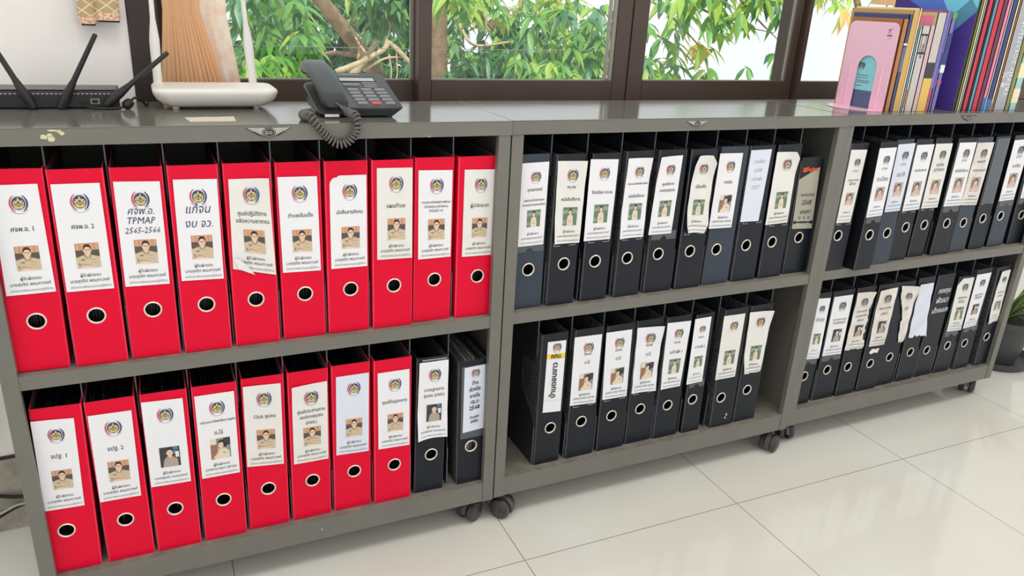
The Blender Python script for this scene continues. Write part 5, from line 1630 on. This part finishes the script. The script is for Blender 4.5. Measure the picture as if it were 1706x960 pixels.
# ================================================================== potted plant beside the right cabinet
t = thing('potted_plant', (3.072, 0.222, 0.0), 0.0, 'dark grey flowerpot with long strap leaves on a saucer beside the right cabinet', 'plant')
b = MB(); b.lathe([(0, .004), (.105, .004), (.122, .008), (.136, .030), (.139, .030), (.134, .012), (.125, .0), (0, 0)][::-1], 'pot', 40); b.build('saucer', t, smooth=True)
b = MB(); b.lathe([(0, .0065), (.082, .0065), (.092, .05), (.104, .12), (.109, .158), (.117, .160), (.119, .180), (.113, .181), (.106, .166), (.0, .160)], 'pot', 40); b.build('pot', t, smooth=True)
b = MB(); b.lathe([(0, .166), (.105, .164)], 'soil', 24); b.build('soil', t)
rnd = random.Random(11)
for i in range(26):
    a = rnd.uniform(0, 2 * pi); L_ = rnd.uniform(.22, .40); el = rnd.uniform(.6, 1.35)
    if math.sin(a) > 0.1:
        el = rnd.uniform(1.15, 1.4); L_ = min(L_, 0.34)
    b = MB(); vs = []; n = 9
    for k in range(n + 1):
        q = k / n
        rad = 0.02 + L_ * q * math.cos(el) + .05 * q * q; z = .162 + L_ * q * math.sin(el) - .10 * q ** 2.2 * (1.4 - el * .6)
        wd = .017 * (1 - q ** 2.2) * (0.6 + q) + .0012
        cx, cy = rad * math.cos(a), rad * math.sin(a)
        sx, sy = -math.sin(a), math.cos(a)
        for s_, dz in ((-1, .004), (-.65, .001), (0, -.002), (.65, .001), (1, .004)):
            vs.append((cx + sx * wd * s_, cy + sy * wd * s_, z + dz))
    b.add(vs, [(k * 5 + c_, k * 5 + c_ + 1, k * 5 + c_ + 6, k * 5 + c_ + 5) for k in range(n) for c_ in (1, 2)], 'pot_leaf')
    b.add(vs, [(k * 5 + c_, k * 5 + c_ + 1, k * 5 + c_ + 6, k * 5 + c_ + 5) for k in range(n) for c_ in (0, 3)], 'pot_leaf_edge')
    b.build('leaf', t, smooth='all', recalc=False)

# ================================================================== the garden outside
b = MB(); b.box(-14, 26, 0.9, 16, -0.72, -0.6, 'ground_out')
struct(b.build('ground_outside'))
LEAF = ['leaf1', 'leaf2', 'leaf3', 'leaf4', 'leaf5']
def add_leaf(b, p, d, L, w, m, droop, rnd):
    d = d.normalized()
    side = d.cross(Vector((rnd.uniform(-.4, .4), rnd.uniform(-.6, .2), 1))).normalized()
    nrm = side.cross(d)
    vs = []
    prof = [0.12, 0.75, 1.0, 0.62, 0.04]
    for k, pw in enumerate(prof):
        q = k / 4
        c = p + d * (L * q) - Vector((0, 0, 1)) * (droop * L * q * q)
        vs += [c + side * (w * pw * .5) + nrm * (w * .14 * pw), c, c - side * (w * pw * .5) + nrm * (w * .14 * pw)]
    fs = []
    for k in range(4):
        fs += [(k * 3, k * 3 + 1, k * 3 + 4, k * 3 + 3), (k * 3 + 1, k * 3 + 2, k * 3 + 5, k * 3 + 4)]
    b.add(vs, fs, m)
def whorl(b, c, n, L, w, mats, rnd, down=0.35):
    ax = Vector((rnd.uniform(-.7, .7), rnd.uniform(-.8, .3), rnd.uniform(-.6, .5)))
    for i in range(n):
        a = 2 * pi * i / n + rnd.uniform(-.3, .3)
        d = Vector((math.cos(a), math.sin(a) * .8, rnd.uniform(-.7, .25) - down)) + ax * .6
        add_leaf(b, c + Vector((rnd.uniform(-.02, .02), rnd.uniform(-.02, .02), rnd.uniform(-.02, .02))), d, L * rnd.uniform(.6, 1.1), w * rnd.uniform(.95, 1.5), rnd.choice(mats), rnd.uniform(.1, .6), rnd)
CLEAR = [(520, -30, 640, 140, 44), (732, 20, 732, 100, 36), (560, 60, 690, 61, 999), (590, 62, 700, 140, 60)][:2] + [(610, 60, 640, 140, 70)]
def foliage(par, regions, rnd):
    b = MB()
    for (u0, u1, v0, v1, Y0, Y1, n, L, w, mats, nl) in regions:
        for _ in range(n):
            u, v, Y = rnd.uniform(u0, u1), rnd.uniform(v0, v1), rnd.uniform(Y0, Y1)
            if Y < 5.2 and any(abs(u - (ua + (ub - ua) * (v - va) / (vb - va))) < wd for ua, va, ub, vb, wd in CLEAR if va - 20 <= v <= vb + 20):
                continue
            whorl(b, at(u, v, Y) - par.location, nl, L, w, mats, rnd)
    o = b.build('foliage', par, smooth='all', recalc=False)
    return o
def limb(par, name, pts, rads, m):
    b = MB()
    P = smooth_path([at(u, v, Y) - par.location for u, v, Y in pts], 5)
    R = []
    for i in range(len(P)):
        q = i / (len(P) - 1) * (len(rads) - 1); k = min(int(q), len(rads) - 2)
        R.append((rads[k] + (rads[k + 1] - rads[k]) * (q - k)) * (1 + .08 * math.sin(i * 2.3)))
    b.tube(P, R, m, 9)
    return b.build(name, par, smooth='all')
def down(par, pts, rads, m):
    """a trunk continued to the ground below its first point"""
    u, v, Y = pts[0]
    p = at(u, v, Y)
    b = MB()
    P = smooth_path([Vector((p.x, p.y, -0.62)) - par.location, Vector((p.x, p.y, (p.z - .62) / 2)) - par.location] + [at(u, v, Y) - par.location for u, v, Y in pts], 5)
    R = []
    rr_ = [rads[0] * 1.15, rads[0] * 1.05] + list(rads)
    for i in range(len(P)):
        q = i / (len(P) - 1) * (len(rr_) - 1); k = min(int(q), len(rr_) - 2)
        R.append((rr_[k] + (rr_[k + 1] - rr_[k]) * (q - k)) * (1 + .07 * math.sin(i * 2.1)))
    b.tube(P, R, m, 10)
    return b.build('trunk', par, smooth='all')
rnd = random.Random(21)
def tree(label, base, cat='tree', name='mango_tree'):
    p = at(*base)
    return thing(name, (p.x, p.y, -0.6), 0.0, label, cat, 'trees outside the window')
mixA = ['leaf1', 'leaf1', 'leaf2', 'leaf4', 'leaf3']
mixB = ['leaf2', 'leaf2', 'leaf4', 'leaf1']
mixC = ['leaf3', 'leaf1', 'leaf3', 'leaf5', 'leaf1']
# 1 the leaning trunk seen through the left pane
t1 = tree('tree with thick brown trunk leaning left behind the left window pane', (640, 180, 5.0))
down(t1, [(660, 190, 5.0), (628, 125, 5.0), (590, 70, 5.0), (548, 18, 5.0), (515, -30, 5.0), (470, -120, 5.0)], [.072, .068, .064, .062, .060, .05], 'bark')
limb(t1, 'branch', [(612, 95, 5.0), (560, 88, 4.9), (530, 92, 4.8), (500, 88, 4.7)], [.022, .018, .012, .008], 'bark')
limb(t1, 'branch', [(570, 45, 5.0), (610, 20, 5.1), (660, -20, 5.2)], [.03, .02, .014], 'bark')
foliage(t1, [(390, 560, -50, 60, 3.6, 4.6, 60, .17, .040, mixA, 8), (400, 540, 50, 150, 3.6, 4.8, 46, .16, .036, ['leaf1', 'leaf3', 'leaf1', 'leaf2'], 8), (600, 710, -50, 70, 4.0, 4.8, 46, .17, .04, mixB, 8), (540, 640, -40, 20, 4.2, 4.7, 14, .16, .04, mixA, 7), (560, 720, 90, 160, 5.3, 6.2, 34, .16, .036, mixB, 7), (400, 720, -40, 160, 5.5, 6.6, 150, .18, .048, mixB, 8), (390, 730, -40, 165, 6.6, 7.4, 170, .24, .07, ['leaf6', 'leaf6', 'leaf2'], 8)], rnd)
# 2 broken bleached boughs
t2 = tree('heap of pale broken dry boughs behind the left window pane', (600, 170, 4.3), 'dead branches', 'dead_bough')
BT = .72
for pts, r in (([(556, 165, 4.35), (585, 128, 4.3), (612, 95, 4.28), (628, 66, 4.25)], [.045, .04, .034, .026]), ([(560, 120, 4.2), (600, 104, 4.2), (640, 82, 4.2), (650, 72, 4.2), (690, 112, 4.15), (720, 150, 4.1)], [.03, .026, .026, .024, .024, .02]),
               ([(640, 80, 4.2), (650, 45, 4.25), (644, 30, 4.3)], [.014, .010, .006]), ([(605, 118, 4.25), (640, 98, 4.2), (668, 95, 4.2)], [.016, .012, .008]), ([(648, 90, 4.2), (652, 120, 4.2), (648, 150, 4.2)], [.010, .008, .008]),
               ([(588, 55, 4.5), (602, 78, 4.4), (618, 100, 4.3)], [.01, .014, .012]), ([(660, 85, 4.2), (662, 120, 4.15), (658, 140, 4.1)], [.007, .006, .005]), ([(610, 40, 4.6), (604, 70, 4.5), (596, 98, 4.4)], [.008, .009, .009])):
    limb(t2, 'bough', pts, [q * BT for q in r], 'bark_pale')
down(t2, [(575, 200, 4.35), (560, 160, 4.35)], [.05, .045], 'bark_pale')
# 3 upright trunk and foliage seen through the second pane
t3 = tree('tree with upright brown trunk at the left edge of the second pane', (732, 170, 5.2))
down(t3, [(734, 190, 5.2), (731, 90, 5.2), (730, 20, 5.2), (722, -60, 5.2)], [.078, .076, .074, .07], 'bark')
limb(t3, 'branch', [(730, 30, 5.2), (775, -5, 5.1), (760, 5, 5.1), (800, 25, 5.0), (822, 52, 5.0)], [.02, .02, .018, .016, .01], 'bark')
limb(t3, 'branch', [(765, 40, 5.0), (790, 75, 4.9), (850, 70, 4.9)], [.014, .012, .008], 'bark_pale')
limb(t3, 'branch', [(812, -40, 4.8), (811, 20, 4.8), (809, 60, 4.8)], [.012, .010, .007], 'bark_pale')
limb(t3, 'branch', [(868, -40, 4.6), (867, 18, 4.6)], [.014, .012], 'bark_pale')
foliage(t3, [(740, 800, -30, 30, 3.8, 4.6, 16, .19, .045, ['leaf1', 'leaf3'], 7), (860, 1010, 10, 140, 3.8, 4.8, 62, .18, .042, mixA, 8), (730, 870, 85, 150, 4.4, 5.4, 50, .16, .038, mixB, 8), (760, 1000, -40, 40, 4.6, 5.6, 38, .16, .038, mixC, 7), (730, 1030, 0, 160, 5.6, 6.6, 90, .17, .046, ['leaf1', 'leaf3', 'leaf2', 'leaf4'], 8), (715, 1040, 30, 165, 6.6, 7.4, 90, .24, .07, ['leaf6', 'leaf2', 'leaf2'], 8)], rnd)
# 4 airy branch seen against the bright sky in the third pane
t4 = tree('airy tree with sparse long leaves before the bright sky in the third pane', (1150, 200, 4.6))
down(t4, [(1046, 190, 4.6), (1048, 100, 4.6), (1055, 20, 4.6), (1085, -60, 4.6)], [.05, .048, .045, .03], 'bark')
for pts in ([(1055, -20, 4.4), (1110, 20, 4.2), (1150, 60, 4.0), (1180, 95, 3.9)], [(1080, -40, 4.3), (1160, 10, 4.1), (1225, 40, 4.0), (1290, 55, 3.9)], [(1060, 40, 4.4), (1130, 80, 4.2), (1165, 118, 4.0)], [(1200, -40, 4.0), (1260, 30, 4.0), (1300, 70, 4.0)]):
    limb(t4, 'branch', pts, [.012, .009, .006, .003], 'bark')
foliage(t4, [(1060, 1130, -40, 130, 3.7, 4.3, 18, .20, .046, ['leaf1', 'leaf3', 'leaf4'], 6), (1120, 1240, -50, 40, 3.6, 4.1, 20, .21, .05, ['leaf3', 'leaf1', 'leaf1', 'leaf2'], 6), (1110, 1190, 60, 130, 3.7, 4.1, 9, .19, .044, ['leaf3', 'leaf5', 'leaf1'], 5), (1230, 1330, -50, 20, 3.7, 4.1, 11, .20, .046, ['leaf1', 'leaf3', 'leaf2'], 6), (1240, 1300, 80, 120, 3.8, 4.2, 4, .15, .04, ['leaf1', 'leaf4'], 4), (1200, 1300, 30, 70, 3.8, 4.2, 4, .17, .042, ['leaf1', 'leaf3'], 4)], rnd)
# 5 yellowish tree at the far right pane
t5 = tree('pale yellow-green tree in the narrow right-hand pane', (1420, 200, 5.0))
down(t5, [(1440, 190, 5.0), (1436, 60, 5.0), (1420, -40, 5.0)], [.05, .045, .03], 'bark')
foliage(t5, [(1350, 1410, -40, 30, 4.2, 5.0, 9, .19, .046, ['leaf3', 'leaf3', 'leaf5'], 6), (1360, 1560, -60, 0, 4.4, 5.4, 16, .19, .046, ['leaf3', 'leaf1'], 6)], rnd)
# 6 low shrubs
for k, (u0, u1, v0, v1, Y, nn, lab) in enumerate(((400, 500, 95, 160, 3.2, 26, 'bright low shrub at the foot of the left pane beside the white antenna'), (860, 960, 100, 160, 3.4, 20, 'bright low shrub at the foot of the second pane'))):
    p = at((u0 + u1) / 2, 170, Y)
    s_ = thing('garden_shrub', (p.x, p.y, -0.6), 0, lab, 'shrub', 'shrubs outside the window')
    b = MB(); b.tube([(0, 0, 0), (0.02, 0.0, .7), (0, 0, p.z + .55)], [.03, .02, .008], 'bark', 8); b.build('stem', s_)
    foliage(s_, [(u0, u1, v0, v1, Y - .2, Y + .3, nn, .13, .032, ['leaf3', 'leaf1', 'leaf1'], 9)], rnd)
# wire fence across the garden: posts far to the sides, two wires in view
t = thing('wire_fence', (1.0, 3.3, -0.6), 0.0, 'thin wire fence strung across the garden behind the panes', 'fence')
pa, pb = at(250, 72, 3.3), at(1060, 84, 3.3)
for dz in (0.0,):
    b = MB(); b.tube([pa + Vector((-.8, 0, dz)) - t.location, pa + Vector((0, 0, dz)) - t.location, (pa + pb) / 2 + Vector((0, 0, dz - .012)) - t.location, pb + Vector((0, 0, dz)) - t.location], .0018, 'wire', 6)
    b.build('wire_strand', t)
for x, y in ((pa.x - .8, 3.3), (pb.x, 3.3)):
    b = MB(); b.box(x - .03 - 1.0, x + .03 - 1.0, -.03, .03, 0, pa.z + .75, 'bark_pale'); b.build('post', t)
